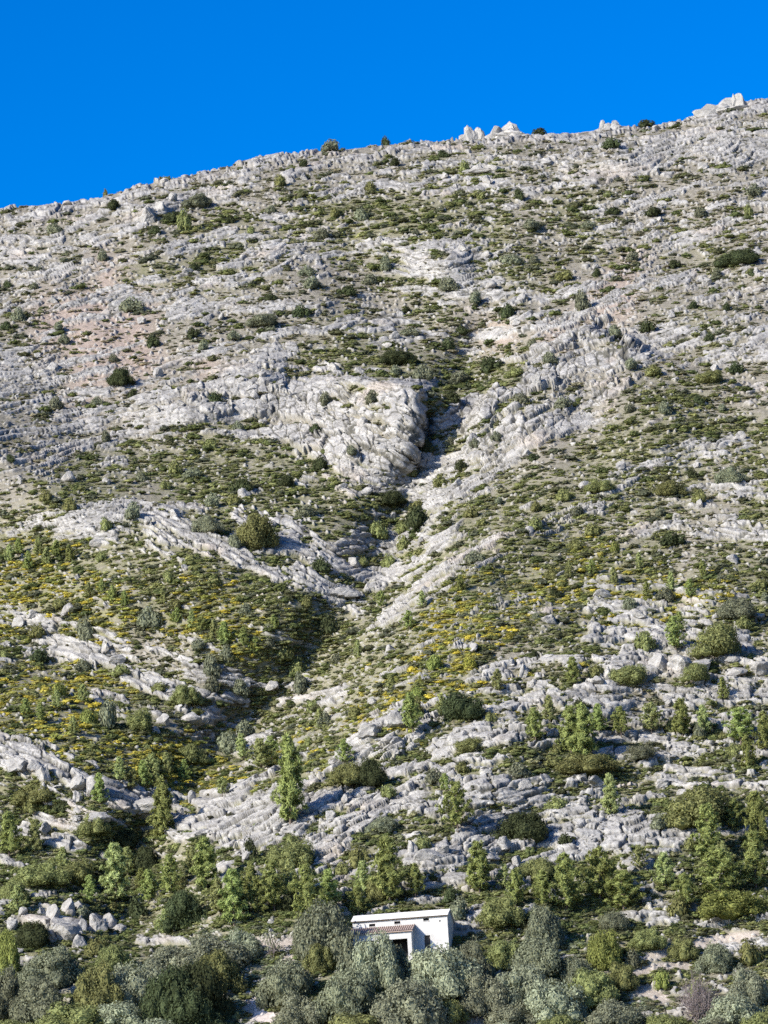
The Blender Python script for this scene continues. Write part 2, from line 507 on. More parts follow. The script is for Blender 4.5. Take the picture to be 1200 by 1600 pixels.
def hill_material():
    nt = NT('hillside_rock_and_soil')
    co = nt.coord()
    rc, n2 = rock_colour(nt, co)
    s1 = nt.noise(1.7, 5, .7, co)
    soil = nt.mix(nt.ramp(s1, .3, .7), (.15, .135, .108), (.29, .262, .218))
    soil = nt.mix(nt.math('MULTIPLY', nt.attr('pink'), .4), soil, (.40, .29, .235))
    low = nt.mix(nt.ramp(nt.noise(1.3, 4, .7, co), .35, .65), (.13, .132, .062), (.22, .205, .115))   # leaf litter, heath and grass
    g = nt.math('MULTIPLY', nt.attr('green'), nt.ramp(nt.noise(.8, 4, .7, co), .25, .6))
    soil = nt.mix(nt.math('MULTIPLY', g, nt.math('SUBTRACT', 1.0, nt.attr('dirt'))), soil, low)
    soil = nt.mix(nt.attr('dirt'), soil, nt.mix(nt.ramp(s1, .3, .7), (.27, .23, .185), (.42, .37, .315)))
    rc = nt.mix(nt.math('MULTIPLY', nt.attr('crack'), .85), rc, (.055, .052, .036))    # darker colour along the joints
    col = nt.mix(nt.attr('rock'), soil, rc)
    b = nt.n('ShaderNodeBsdfPrincipled'); nt.l(col, b.inputs['Base Color']); b.inputs['Roughness'].default_value = .9; b.inputs['Specular IOR Level'].default_value = .15
    bp = nt.n('ShaderNodeBump'); bp.inputs['Strength'].default_value = .55; bp.inputs['Distance'].default_value = .25; nt.l(nt.noise(2.2, 6, .75, co), bp.inputs['Height']); nt.l(bp.outputs[0], b.inputs['Normal'])
    nt.l(b.outputs[0], nt.out.inputs[0])
    return nt.m


def stone_material(name='pale_limestone', k=1.0):
    nt = NT(name)
    mp = nt.n('ShaderNodeVectorMath', operation='SCALE'); mp.inputs['Scale'].default_value = k; nt.l(nt.coord(), mp.inputs[0]); co = mp.outputs[0]
    c, n2 = rock_colour(nt, co)
    oi = nt.n('ShaderNodeObjectInfo').outputs['Random']
    c = nt.mix(nt.ramp(oi, 0, 1, 0, .35), c, (.27, .26, .235))
    b = nt.n('ShaderNodeBsdfPrincipled'); nt.l(c, b.inputs['Base Color']); b.inputs['Roughness'].default_value = .9; b.inputs['Specular IOR Level'].default_value = .15
    bp = nt.n('ShaderNodeBump'); bp.inputs['Strength'].default_value = .6; bp.inputs['Distance'].default_value = .2; nt.l(nt.noise(3, 6, .7, co), bp.inputs['Height']); nt.l(bp.outputs[0], b.inputs['Normal'])
    nt.l(b.outputs[0], nt.out.inputs[0])
    return nt.m


def leaf_material(name, col=None, vary=.35, flower=None, transl=.38):
    nt = NT(name)
    isl = nt.n('ShaderNodeNewGeometry').outputs['Random Per Island']
    c = nt.attr('tint', False) if col is None else nt.mix(0.0, col, col)
    k = nt.ramp(isl, 0, 1, 1 - vary, 1 + vary)
    nd = nt.n('ShaderNodeMix', data_type='RGBA', blend_type='MULTIPLY'); nd.inputs[0].default_value = 1
    cc = nt.n('ShaderNodeCombineColor'); nt.l(k, cc.inputs[0]); nt.l(k, cc.inputs[1]); nt.l(nt.math('MULTIPLY', k, .95), cc.inputs[2])
    nt.l(c, nd.inputs[6]); nt.l(cc.outputs[0], nd.inputs[7]); c = nd.outputs[2]
    if col is not None:
        oi = nt.n('ShaderNodeObjectInfo').outputs['Random']
        hs = nt.n('ShaderNodeHueSaturation'); nt.l(c, hs.inputs['Color']); nt.l(nt.ramp(oi, 0, 1, .485, .515), hs.inputs['Hue']); nt.l(nt.ramp(oi, 0, 1, .8, 1.2), hs.inputs['Value']); c = hs.outputs[0]
    d = nt.n('ShaderNodeBsdfDiffuse'); nt.l(c, d.inputs[0])
    t = nt.n('ShaderNodeBsdfTranslucent'); nt.l(c, t.inputs[0])
    mx = nt.n('ShaderNodeMixShader'); mx.inputs[0].default_value = transl; nt.l(d.outputs[0], mx.inputs[1]); nt.l(t.outputs[0], mx.inputs[2])
    nt.l(mx.outputs[0], nt.out.inputs[0])
    return nt.m


def plain(name, col, rough=.8, noise_amt=.2, scale=3.0):
    nt = NT(name)
    c = nt.mix(nt.ramp(nt.noise(scale, 5, .65, nt.coord()), .3, .7), tuple(x * (1 - noise_amt) for x in col), tuple(min(1, x * (1 + noise_amt)) for x in col))
    b = nt.n('ShaderNodeBsdfPrincipled'); nt.l(c, b.inputs['Base Color']); b.inputs['Roughness'].default_value = rough; b.inputs['Specular IOR Level'].default_value = .2
    nt.l(b.outputs[0], nt.out.inputs[0])
    return nt.m


M_hill = hill_material()
M_stone = stone_material()
M_boulder = stone_material('weathered_boulder', 1.7)
TONES = {'dark': (.070, .084, .042), 'grey': (.195, .205, .138), 'olive': (.205, .215, .09), 'light': (.235, .270, .085), 'silver': (.265, .280, .195), 'gorse': (.27, .26, .06)}
M_leaf = {k: leaf_material(k + '_leaves', c) for k, c in TONES.items()}
M_tint = leaf_material('scrub_leaves', None, .28)
M_pine = leaf_material('pine_needles', (.29, .33, .118), .35)
M_pine_pale = leaf_material('pale_pine_needles', (.345, .375, .162), .35)
M_bark = plain('bark', (.12, .095, .075), .9, .3)
M_twig = plain('bare_twigs', (.20, .165, .155), .9, .2)

# hill object
idx = np.arange(nr * nc).reshape(nr, nc)
fc = np.stack([idx[:-1, :-1], idx[1:, :-1], idx[1:, 1:], idx[:-1, 1:]], -1)
hm = mesh_from('hillside', ALL.reshape(-1, 3), fc.reshape(-1), 4, smooth=True)
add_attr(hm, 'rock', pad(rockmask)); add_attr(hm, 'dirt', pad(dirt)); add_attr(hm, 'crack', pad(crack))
add_attr(hm, 'pink', pad(cmap(C_pink, GU, GV))); add_attr(hm, 'green', pad(cmap(C_green, GU, GV)))
tag(link('hillside', hm, M_hill), kind='structure')
# valley floor out to the horizon
gs = 6000.0
gme = mesh_from('ground', np.array([[-gs, -gs, -2.2], [gs, -gs, -2.2], [gs, gs, -2.2], [-gs, gs, -2.2]]), np.array([0, 1, 2, 3]), 4)
tag(link('ground', gme, plain('valley_ground', (.36, .32, .24), .9, .3, .05)), kind='structure')  # pale so that this unseen ground bounces warm fill onto the slope


# ------------------------------------------------------------------ placing on the hillside
def grid_pos(u, v):
    u = np.asarray(u, float); v = np.asarray(v, float)
    x = np.interp(u, gu, np.arange(len(gu)))
    sk = skyline(u)
    y = np.clip((v - sk) / (VEND - sk), 0, 1) * (len(T_IN) - 1)
    return x, y


def on_hill(u, v):
    x, y = grid_pos(u, v)
    xi = np.clip(x.astype(int), 0, len(gu) - 2); yi = np.clip(y.astype(int), 0, len(T_IN) - 2)
    fx = (x - xi)[..., None]; fy = (y - yi)[..., None]
    return (P[yi, xi] * (1 - fx) + P[yi, xi + 1] * fx) * (1 - fy) + (P[yi + 1, xi] * (1 - fx) + P[yi + 1, xi + 1] * fx) * fy


def samp(A, u, v):
    x, y = grid_pos(u, v)
    return A[np.clip(np.round(y).astype(int), 0, A.shape[0] - 1), np.clip(np.round(x).astype(int), 0, A.shape[1] - 1)]


# ------------------------------------------------------------------ shape builders
def unit(v):
    return v / (np.linalg.norm(v, axis=-1, keepdims=True) + 1e-9)


def icosphere(sub):
    import bmesh
    bm = bmesh.new(); bmesh.ops.create_icosphere(bm, subdivisions=sub, radius=1.0)
    bm.verts.ensure_lookup_table()
    V = np.array([v.co[:] for v in bm.verts]); Fa = np.array([[v.index for v in f.verts] for f in bm.faces]); bm.free()
    return V, Fa


ICO = {k: icosphere(k) for k in (1, 2, 3, 4)}


class Geo:
    """collects quads and triangles"""
    def __init__(s): s.v = []; s.f = []; s.t = []; s.n = 0

    def add(s, V, Fq):
        V = np.asarray(V, float); Fq = np.asarray(Fq)
        s.v.append(V); s.f.append((Fq + s.n).ravel()); s.t.append(np.full(len(Fq), Fq.shape[1])); s.n += len(V)

    def get(s): return np.concatenate(s.v), np.concatenate(s.f), np.concatenate(s.t)

    def mesh(s, name, mat=None, smooth=False):
        me = mesh_from(name, *s.get(), smooth=smooth)
        if mat is not None: me.materials.append(mat)
        return me


def leaf_quads(rng, c, nrm, length, width, along=None):
    """rhombic leaf sprays; ALONG: direction of the long axis, else random in the leaf plane"""
    n = len(c)
    nrm = unit(nrm)
    a = rng.normal(size=(n, 3)) if along is None else along
    a = unit(a - (a * nrm).sum(1, keepdims=True) * nrm)
    b = np.cross(nrm, a)
    L = (length * rng.uniform(.65, 1.35, n))[:, None]; W = (width * rng.uniform(.65, 1.35, n))[:, None]
    V = np.stack([c - a * L, c + b * W + nrm * W * .25, c + a * L, c - b * W + nrm * W * .25], 1).reshape(-1, 3)
    return V, np.arange(4 * n).reshape(n, 4)


def bush_geo(rng, nlobes, nleaf, leaf=.13, core=.80, wide=.55, lumpy=False):
    g = Geo()
    ang = rng.uniform(0, 2 * np.pi, nlobes); rr = np.sqrt(rng.uniform(0, 1, nlobes)) * wide
    lr = rng.uniform(.30, .50, nlobes)
    zc = rng.uniform(.12, .62, nlobes) * (1 - .55 * rr / max(wide, .01))
    C = np.stack([np.cos(ang) * rr, np.sin(ang) * rr, zc], 1); C[0] = (0, 0, .45); lr[0] = .5
    if lumpy:                                                               # a crown of many tufts round a hidden core
        dd = unit(rng.normal(size=(nlobes, 3)) * np.array([1, 1, .8]) + np.array([0, 0, .35])); dd[:, 2] = np.abs(dd[:, 2])
        C = dd * np.array([.72, .72, .66]) * rng.uniform(.72, 1.12, (nlobes, 1)) + np.array([0, 0, .10]); lr = rng.uniform(.17, .33, nlobes); C[0] = (0, 0, .3); lr[0] = .62
    for c, r in zip(C, lr):
        V, Fa = ICO[1]
        k = r * core * (1 + .25 * rng.normal(size=(len(V), 1)).clip(-1, 1) * .6)
        g.add(c + V * k * np.array([1, 1, .95]), Fa)
    w = lr ** 2 / (lr ** 2).sum()
    li = rng.choice(nlobes, nleaf * 3, p=w)
    d = unit(rng.normal(size=(nleaf * 3, 3)) + np.array([0, 0, .25]))
    pos = C[li] + d * (lr[li] * rng.uniform(.78, 1.12, nleaf * 3))[:, None]
    inside = np.zeros(len(pos), bool)
    for c, r in zip(C, lr): inside |= np.linalg.norm(pos - c, axis=1) < r * .74
    keep = np.where(~inside & (pos[:, 2] > .0))[0][:nleaf]
    pos, d = pos[keep], d[keep]
    V, Fq = leaf_quads(rng, pos, d + .38 * rng.normal(size=d.shape), leaf, leaf * .6)
    g.add(V, Fq)
    return g


def tube(g, p0, p1, r0, r1, n=6):
    p0 = np.asarray(p0, float); p1 = np.asarray(p1, float)
    d = unit(p1 - p0); a = np.cross(d, [0, 0, 1.0]) if abs(d[2]) < .9 else np.cross(d, [1.0, 0, 0]); a = unit(a); b = np.cross(d, a)
    th = np.linspace(0, 2 * np.pi, n, endpoint=False)
    ring = np.cos(th)[:, None] * a + np.sin(th)[:, None] * b
    V = np.concatenate([p0 + ring * r0, p1 + ring * r1])
    i = np.arange(n); j = (i + 1) % n
    g.add(V, np.stack([i, j, j + n, i + n], 1))


def pine_geo(rng, levels=9, fat=.30, start=.14, tuft=42):
    """a young Aleppo pine of height 1: trunk with limbs, and the needle crown"""
    tr = Geo(); cr = Geo()
    bend = rng.normal(size=2) * .025
    ax = lambda z: np.array([bend[0] * math.sin(z * 3), bend[1] * math.sin(z * 2.5), z])
    zs = np.linspace(-.06, .97, 8)
    for a, b in zip(zs[:-1], zs[1:]): tube(tr, ax(a), ax(b), .022 * (1.02 - a), .022 * (1.02 - b), 6)
    for i in range(levels):
        z = start + (0.93 - start) * (i / (levels - 1)) ** .9
        prof = fat * (1 - z) ** .75 * (.55 + .45 * min(1, (z - start + .12) / .25)) + .02
        nb_ = int(rng.integers(5, 8)) if z < .8 else 4
        a0 = rng.uniform(0, 6.28)
        for k in range(nb_):
            az = a0 + k * 6.283 / nb_ + rng.normal() * .3
            L = prof * rng.uniform(.6, 1.22)
            tip = ax(z) + np.array([math.cos(az) * L, math.sin(az) * L, L * rng.uniform(.25, .65)])
            tube(tr, ax(z), tip, .0065, .002, 4)
            for s in ((.3, .55, .8, 1.0) if L > .12 else (.5, 1.0)):
                c = ax(z) * (1 - s) + tip * s + rng.normal(size=3) * .012
                n = int(tuft * (.75 + .5 * rng.random()))
                sz = .056 * rng.uniform(.8, 1.25)
                dd = unit(rng.normal(size=(n, 3)) * .75 + np.array([math.cos(az) * .45, math.sin(az) * .45, .95]))
                pos = c + dd * (sz * rng.uniform(.3, 1.0, n))[:, None]
                V, Fq = leaf_quads(rng, pos, rng.normal(size=(n, 3)) * .5 + np.array([math.cos(az), math.sin(az), .25]), sz * .66, sz * .13, along=dd)
                cr.add(V, Fq)
    n = 26
    dd = unit(rng.normal(size=(n, 3)) * .5 + np.array([0, 0, 1.0])); pos = ax(.95) + dd * rng.uniform(0, .05, n)[:, None]
    V, Fq = leaf_quads(rng, pos, rng.normal(size=(n, 3)), .035, .012, along=dd); cr.add(V, Fq)
    return tr, cr


def boulder_geo(rng, sub=2, planes=11, tall=1.0, rough=.05):
    V, Fa = ICO[sub]
    pn = unit(rng.normal(size=(planes, 3))); pd = rng.uniform(.55, .95, planes)
    dots = V @ pn.T
    r = np.min(np.where(dots > .12, pd / np.maximum(dots, .12), 9), 1)
    r = np.minimum(r, 1.25)
    ph = rng.uniform(0, 9, (6, 3)); fq = rng.normal(size=(6, 3)) * 5
    r = r * (1 + rough * np.sum(np.sin(V @ fq.T + ph[:, 0]), 1) / 2.2)
    W = V * r[:, None] * np.array([1, rng.uniform(.6, .9), tall])
    g = Geo(); g.add(W, Fa)
    return g


def outcrop_geo(rng, teeth):
    """a crag of fused blocks: TEETH are (x, height, radius) of its pinnacles, base half width 1"""
    g = Geo()
    for (cx, h, r) in teeth:
        for k in range(4):
            V, Fl, T = boulder_geo(rng, 3, 12, 1.0, .05).get()
            hh = h * (1 - .26 * k); q_ = r * (.95 + .10 * k)
            off = np.array([cx + rng.normal() * .10 * k * r * 2, rng.normal() * .12 * k, 0])
            g.add(V * np.array([q_, q_ * .8, hh * 1.25]) / .8 + off + np.array([0, 0, -.25 * hh]), Fl.reshape(-1, 3))
    return g


# ------------------------------------------------------------------ ground cover (nobody could count it)
def merge(name, templates, pos, sx, sz, rot, col, mat, kind='stuff', tilt=None):
    n = len(pos); which = RNG.integers(0, len(templates), n)
    Vs, Fs, Ts, Cs = [], [], [], []; off = 0
    for k, (V, Fl, T) in enumerate(templates):
        s = np.where(which == k)[0]
        if not len(s): continue
        c, sn = np.cos(rot[s])[:, None], np.sin(rot[s])[:, None]
        x = V[None, :, 0] * sx[s][:, None]; y = V[None, :, 1] * sx[s][:, None]; z = V[None, :, 2] * sz[s][:, None]
        W = np.stack([x * c - y * sn, x * sn + y * c, z], -1) * np.array([1.3, 1, 1]) + pos[s][:, None, :]
        Vs.append(W.reshape(-1, 3)); m_ = len(V)
        Fs.append((Fl[None, :] + (np.arange(len(s)) * m_)[:, None] + off).ravel()); Ts.append(np.tile(T, len(s)))
        if col is not None: Cs.append(np.repeat(col[s], m_, 0))
        off += m_ * len(s)
    me = mesh_from(name, np.concatenate(Vs), np.concatenate(Fs), np.concatenate(Ts))
    if col is not None: add_col(me, 'tint', np.concatenate(Cs))
    return tag(link(name, me, mat), kind=kind)


def scatter(n, vlo=150, vhi=1660, ulo=-380, uhi=1580):
    u = RNG.uniform(ulo, uhi, n); v = RNG.uniform(vlo, vhi, n)
    k = v > skyline(u) + 1
    return u[k], v[k]


def tone_at(u, v):
    uu = u + RNG.normal(size=len(u)) * 22; vv = v + RNG.normal(size=len(u)) * 16
    x = np.clip((uu / 50).astype(int), 0, 23); y = np.clip(((vv - 150) / 50).astype(int), 0, len(TONE) - 1)
    G = np.array([list(r.ljust(24, r[-1])[:24]) for r in TONE])
    return G[y, x]


rngT = np.random.default_rng(77)
CUSH = [bush_geo(rngT, 4, 30, .22, core=.82, wide=.62).get() for _ in range(10)]
TALLT = [bush_geo(rngT, 5, 36, .19, core=.75, wide=.5).get() for _ in range(8)]
TUFTS = [bush_geo(rngT, 2, 16, .26, core=.8, wide=.5).get() for _ in range(8)]
PAL = {'s': [(.150, .145, .092), (.170, .158, .105), (.118, .122, .072), (.190, .172, .118), (.105, .105, .068)],
       'p': [(.17, .155, .10), (.20, .175, .12), (.135, .125, .08)],
       'g': [(.128, .138, .058), (.150, .155, .068), (.108, .120, .052), (.150, .145, .082), (.175, .180, .075), (.100, .105, .062)],
       'y': [(.185, .180, .052), (.155, .162, .050), (.225, .200, .055), (.140, .140, .062), (.34, .285, .05), (.195, .205, .058), (.28, .245, .055)],
       'd': [(.085, .102, .042), (.112, .128, .050), (.140, .150, .060), (.095, .098, .052)],
       'o': [(.190, .205, .140), (.140, .158, .092), (.110, .125, .062), (.215, .225, .160)]}
u, v = scatter(190000)
un = samp(UN, u, v); cv_ = samp(cover, u, v); dr = samp(dirt, u, v); cl = samp(cliff, u, v)
tn = tone_at(u, v)
pos0 = on_hill(u, v)
dens = np.select([tn == 's', tn == 'p', tn == 'g', tn == 'y', tn == 'd'], [.66, .36, 1, 1.0, 1.0], .9)
clump = sstep(.36, .58, fbm(pos0[:, 0] / 3.2 + 7, pos0[:, 2] / 1.6, 301, 3))                 # thickets and gaps
keep = ((cv_ - un) < .0) & (RNG.random(len(u)) < dens * np.where(tn == 's', .25 + 1.1 * clump, .45 + .75 * clump)) & (dr < .35)
keep |= ((cv_ - un) < .10) & (RNG.random(len(u)) < .06) & (dr < .35)
u, v, tn = u[keep], v[keep], tn[keep]
pos = on_hill(u, v)
px = pos[:, 1] / F
w = RNG.lognormal(1.85, .42, len(u)) * (.85 + .3 * sstep(700, 1400, v))
hgt = w * RNG.uniform(.28, .55, len(u)) * np.select([tn == 's', tn == 'p', tn == 'd', tn == 'y'], [.75, .65, 1.15, 1.1], 1.0)
w = w * np.select([tn == 's', tn == 'p'], [.85, .75], 1.0)
w = np.minimum(w, 12.5)
bigger = RNG.random(len(u)) < np.where(v < 700, .13, .08)
w = np.where(bigger, np.minimum(w * RNG.uniform(1.3, 1.9, len(u)), 15), w); hgt = np.where(bigger, w * RNG.uniform(.5, .75, len(u)), hgt)
colr = np.zeros((len(u), 3))
for k in PAL:
    s = np.where(tn == k)[0]
    pal = np.array(PAL[k]); pr = np.ones(len(pal))
    if k == 'y': pr[4] = 1.3; pr[6] = 1.6
    colr[s] = pal[RNG.choice(len(pal), len(s), p=pr / pr.sum())]
colr *= RNG.uniform(1.3, 1.9, (len(u), 1))
colr[bigger] = np.array(PAL['d'] + [(.095, .102, .068)])[RNG.integers(0, 5, bigger.sum())] * RNG.uniform(1.0, 1.4, (bigger.sum(), 1))
pos = pos + np.array([0, 0, -.06])
merge('low_scrub', CUSH + TALLT, pos, w * px, hgt * px, RNG.uniform(0, 6.28, len(u)), colr, M_tint)
N_SCRUB = len(u)
u, v = scatter(60000)
k = (samp(rock, u, v) > .4) & (samp(np.minimum(jO * (1 - cliff) + jC * cliff, 1), u, v) < .5) & (RNG.random(len(u)) < np.where(samp(cliff, u, v) > .5, .25, .8))
u, v = u[k], v[k]; pos = on_hill(u, v); px = pos[:, 1] / F
w = RNG.lognormal(1.35, .4, len(u)) * (.8 + .35 * sstep(700, 1400, v))
pal = np.array(PAL['s'] + PAL['d'])
merge('crevice_scrub', TUFTS, pos + np.array([0, 0, -.05]), w * px, w * .7 * px, RNG.uniform(0, 6.28, len(u)), pal[RNG.integers(0, len(pal), len(u))] * RNG.uniform(.6, 1.1, (len(u), 1)), M_tint)
# loose stones
STONES = [boulder_geo(rngT, 2, 8, rngT.uniform(.6, 1.0), .02).get() for _ in range(10)]
u, v = scatter(22000)
un = samp(UN, u, v); cv_ = samp(cover, u, v)
keep = RNG.random(len(u)) < np.clip(.05 + .55 * sstep(-.25, .05, cv_ - un), 0, 1) * np.where(v > 1420, .3, 1) * np.where(v < 560, .7, 1)
u, v = u[keep], v[keep]; pos = on_hill(u, v); px = pos[:, 1] / F
w = RNG.lognormal(1.05, .42, len(u)) * (.85 + .4 * sstep(700, 1400, v)) * px
merge('scattered_stones', STONES, pos, w, w * RNG.uniform(.4, .85, len(u)), RNG.uniform(0, 6.28, len(u)), None, M_stone)

# ------------------------------------------------------------------ things
THINGS = []     # (object, base label words, u, v, px size, group) -> labels written at the end


def place(o, u, v, dz=0.0, rot=None, sc=(1, 1, 1)):
    p = on_hill(np.array([u]), np.array([v]))[0]
    o.location = (p[0], p[1], p[2] + dz)
    o.rotation_euler = (0, 0, random.uniform(0, 6.28) if rot is None else rot)
    o.scale = sc
    return p


# shrubs: every tone has a few forms; copies share them
rngS = np.random.default_rng(123)
SHRUB = {}
for tone in TONES:
    big = tone in ('silver', 'dark', 'grey')
    SHRUB[tone] = [bush_geo(rngS, int(rngS.integers(6, 10)), 480 if big else 380, .095, core=.74, wide=.58).mesh(tone + '_shrub', M_leaf[tone]) for _ in range(5)]
BIGBUSH = {t: [bush_geo(rngS, int(rngS.integers(24, 34)), 4200, .036, core=.74, lumpy=True).mesh(t + '_bush', M_leaf[t]) for _ in range(4)] for t in ('silver', 'dark', 'grey', 'olive', 'light')}


def shrub(u, v, w, h, tone):
    """u, v: middle of the shrub in the frame; w, h in frame pixels"""
    base = v + h * .42
    p = on_hill(np.array([float(u)]), np.array([float(base)]))[0]; s = p[1] / F
    big = w > 52 and tone in BIGBUSH
    me = random.choice(BIGBUSH[tone] if big else SHRUB[tone])
    o = link('shrub', me)
    rx_ = .5 * w * s / (1.0 if not big else 1.05)
    place(o, u, base, -.08, None, (rx_, rx_ * random.uniform(.75, 1.0), h * s * 1.05))
    o.rotation_euler[2] = random.choice((0, math.pi)) + random.uniform(-.35, .35)
    THINGS.append((o, 'shrub', tone, u, v, max(w, h)))
    return o


SHRUBS = [  # u, v, width, height, tone
    (688, 752, 34, 20, 'olive'), (722, 728, 26, 16, 'dark'), (668, 700, 30, 26, 'dark'), (745, 700, 24, 16, 'grey'), (640, 742, 30, 18, 'olive'), (705, 690, 22, 16, 'grey'), (655, 790, 34, 20, 'olive'),
    (780, 690, 26, 16, 'grey'), (670, 655, 24, 20, 'dark'),
    (657, 812, 50, 36, 'dark'), (517, 231, 38, 20, 'grey'), (602, 218, 18, 16, 'dark'), (1008, 190, 36, 13, 'dark'), (288, 345, 32, 40, 'olive'), (266, 342, 44, 16, 'dark'),
    (310, 315, 60, 22, 'grey'), (85, 357, 36, 18, 'grey'), (165, 300, 10, 14, 'olive'), (722, 1106, 90, 44, 'dark'), (650, 1105, 34, 34, 'olive'), (232, 965, 46, 34, 'grey'),
    (330, 1044, 38, 34, 'grey'), (355, 1022, 32, 30, 'grey'), (372, 1076, 34, 26, 'grey'), (470, 1070, 34, 34, 'grey'), (172, 1117, 46, 50, 'grey'), (220, 1128, 56, 36, 'olive'),
    (136, 985, 38, 38, 'grey'), (400, 835, 84, 52, 'olive'), (322, 825, 60, 26, 'grey'), (208, 803, 32, 28, 'grey'), (165, 822, 28, 22, 'olive'), (366, 850, 26, 22, 'grey'),
    (545, 1218, 70, 36, 'olive'), (580, 1218, 60, 40, 'dark'), (1090, 1268, 140, 58, 'olive'), (815, 1295, 104, 48, 'dark'), (735, 1165, 60, 22, 'olive'), (460, 1340, 100, 44, 'olive'),
    (390, 1330, 34, 40, 'dark'), (1120, 1012, 100, 46, 'olive'), (1085, 1060, 60, 26, 'olive'), (985, 1056, 80, 30, 'olive'), (700, 446, 46, 24, 'grey'), (745, 467, 32, 22, 'grey'),
    (910, 474, 34, 34, 'grey'), (603, 413, 28, 26, 'grey'), (480, 424, 40, 18, 'grey'), (488, 442, 44, 20, 'grey'), (580, 437, 36, 18, 'grey'), (545, 455, 44, 18, 'dark'),
    (470, 486, 36, 22, 'dark'), (412, 502, 60, 20, 'grey'), (300, 521, 24, 18, 'dark'), (238, 534, 28, 18, 'dark'), (205, 476, 50, 24, 'grey'), (30, 491, 30, 24, 'grey'),
    (190, 592, 56, 28, 'dark'), (765, 570, 46, 26, 'dark'), (1012, 514, 34, 20, 'dark'), (1155, 403, 84, 26, 'dark'), (955, 228, 40, 18, 'dark'), (845, 207, 30, 14, 'dark'),
    (1095, 332, 34, 18, 'grey'), (830, 352, 44, 18, 'grey'), (515, 630, 28, 22, 'grey'), (582, 620, 32, 22, 'grey'), (552, 712, 28, 16, 'grey'), (165, 686, 24, 20, 'grey'),
    (690, 240, 30, 14, 'dark'), (725, 260, 22, 20, 'olive'), (437, 283, 32, 20, 'olive'), (580, 292, 24, 18, 'olive'), (393, 360, 20, 14, 'olive'), (505, 366, 36, 18, 'grey'),
    (425, 330, 24, 12, 'grey'), (920, 352, 40, 14, 'grey'), (1020, 330, 40, 16, 'dark'), (1180, 300, 40, 20, 'grey'), (1170, 330, 20, 22, 'olive'), (885, 430, 40, 16, 'olive'),
    (800, 405, 50, 18, 'grey'), (960, 330, 34, 14, 'dark'), (620, 560, 70, 24, 'dark'), (660, 585, 40, 24, 'grey'), (720, 590, 50, 20, 'grey'), (705, 620, 34, 22, 'dark'),
    (860, 565, 34, 18, 'grey'), (805, 580, 40, 16, 'olive'), (880, 630, 40, 22, 'grey'), (815, 625, 36, 20, 'grey'), (720, 515, 30, 14, 'dark'), (640, 520, 40, 14, 'grey'),
    (1110, 590, 60, 20, 'olive'), (1020, 580, 46, 18, 'olive'), (1140, 745, 60, 26, 'grey'), (1050, 765, 60, 24, 'olive'), (940, 760, 60, 20, 'olive'), (1080, 740, 30, 18, 'dark'),
    (380, 760, 50, 24, 'dark'), (450, 750, 40, 18, 'dark'), (300, 740, 40, 18, 'grey'), (500, 885, 40, 24, 'dark'), (480, 800, 46, 20, 'grey'), (610, 780, 60, 24, 'dark'),
    (590, 830, 44, 30, 'olive'), (630, 850, 36, 26, 'olive'), (480, 940, 30, 18, 'olive'), (510, 975, 46, 30, 'dark'), (440, 1020, 50, 30, 'olive'), (465, 1040, 40, 28, 'olive'),
    (60, 990, 40, 20, 'olive'), (60, 1025, 50, 24, 'dark'), (130, 1040, 40, 20, 'grey'), (190, 1050, 44, 18, 'olive'), (290, 1090, 60, 32, 'olive'), (310, 1010, 40, 18, 'grey'),
    (250, 1075, 40, 16, 'olive'), (385, 1145, 40, 26, 'grey'), (360, 1165, 50, 34, 'grey'), (300, 1180, 60, 30, 'olive'), (230, 1195, 40, 20, 'dark'), (60, 1240, 90, 34, 'olive'),
    (100, 1260, 40, 20, 'dark'), (150, 1290, 60, 30, 'olive'), (190, 1310, 80, 34, 'dark'), (230, 1345, 60, 40, 'dark'), (60, 1370, 110, 34, 'olive'), (120, 1365, 80, 36, 'olive'),
    (20, 1395, 60, 30, 'olive'), (290, 1425, 84, 60, 'dark'), (215, 1420, 50, 36, 'dark'), (50, 1465, 70, 40, 'dark'), (150, 1480, 50, 30, 'olive'), (180, 1500, 70, 40, 'olive'),
    (930, 1050, 44, 22, 'olive'), (1010, 1005, 46, 30, 'olive'), (1040, 930, 46, 24, 'grey'), (985, 945, 40, 22, 'grey'), (865, 925, 30, 18, 'dark'), (1150, 955, 80, 34, 'grey'),
    (900, 850, 40, 18, 'olive'), (1050, 845, 50, 22, 'dark'), (905, 800, 30, 16, 'grey'), (740, 870, 40, 20, 'grey'), (860, 1190, 40, 18, 'olive'), (920, 1195, 120, 30, 'olive'),
    (1000, 1180, 70, 24, 'grey'), (810, 1205, 50, 26, 'grey'), (870, 1255, 50, 22, 'olive'), (680, 1215, 40, 24, 'grey'), (610, 1245, 34, 20, 'olive'), (1030, 1290, 44, 26, 'grey'),
    (660, 1320, 40, 24, 'olive'), (600, 1290, 60, 26, 'grey'), (560, 1340, 50, 36, 'olive'), (590, 1390, 60, 40, 'olive'), (840, 1360, 80, 36, 'olive'), (780, 1430, 90, 44, 'olive'),
    (720, 1425, 50, 36, 'grey'), (885, 1320, 30, 18, 'dark'), (960, 1440, 60, 30, 'grey'), (1140, 1420, 140, 44, 'light'), (1060, 1415, 50, 34, 'olive'), (1010, 1470, 70, 30, 'olive'),
    (1070, 1485, 60, 34, 'olive'), (990, 1500, 40, 30, 'grey'), (1120, 1500, 70, 46, 'grey'), (1170, 1490, 50, 40, 'olive'), (1035, 1532, 34, 32, 'light'), (1085, 1548, 24, 26, 'light'),
]
for a in SHRUBS: shrub(*a)
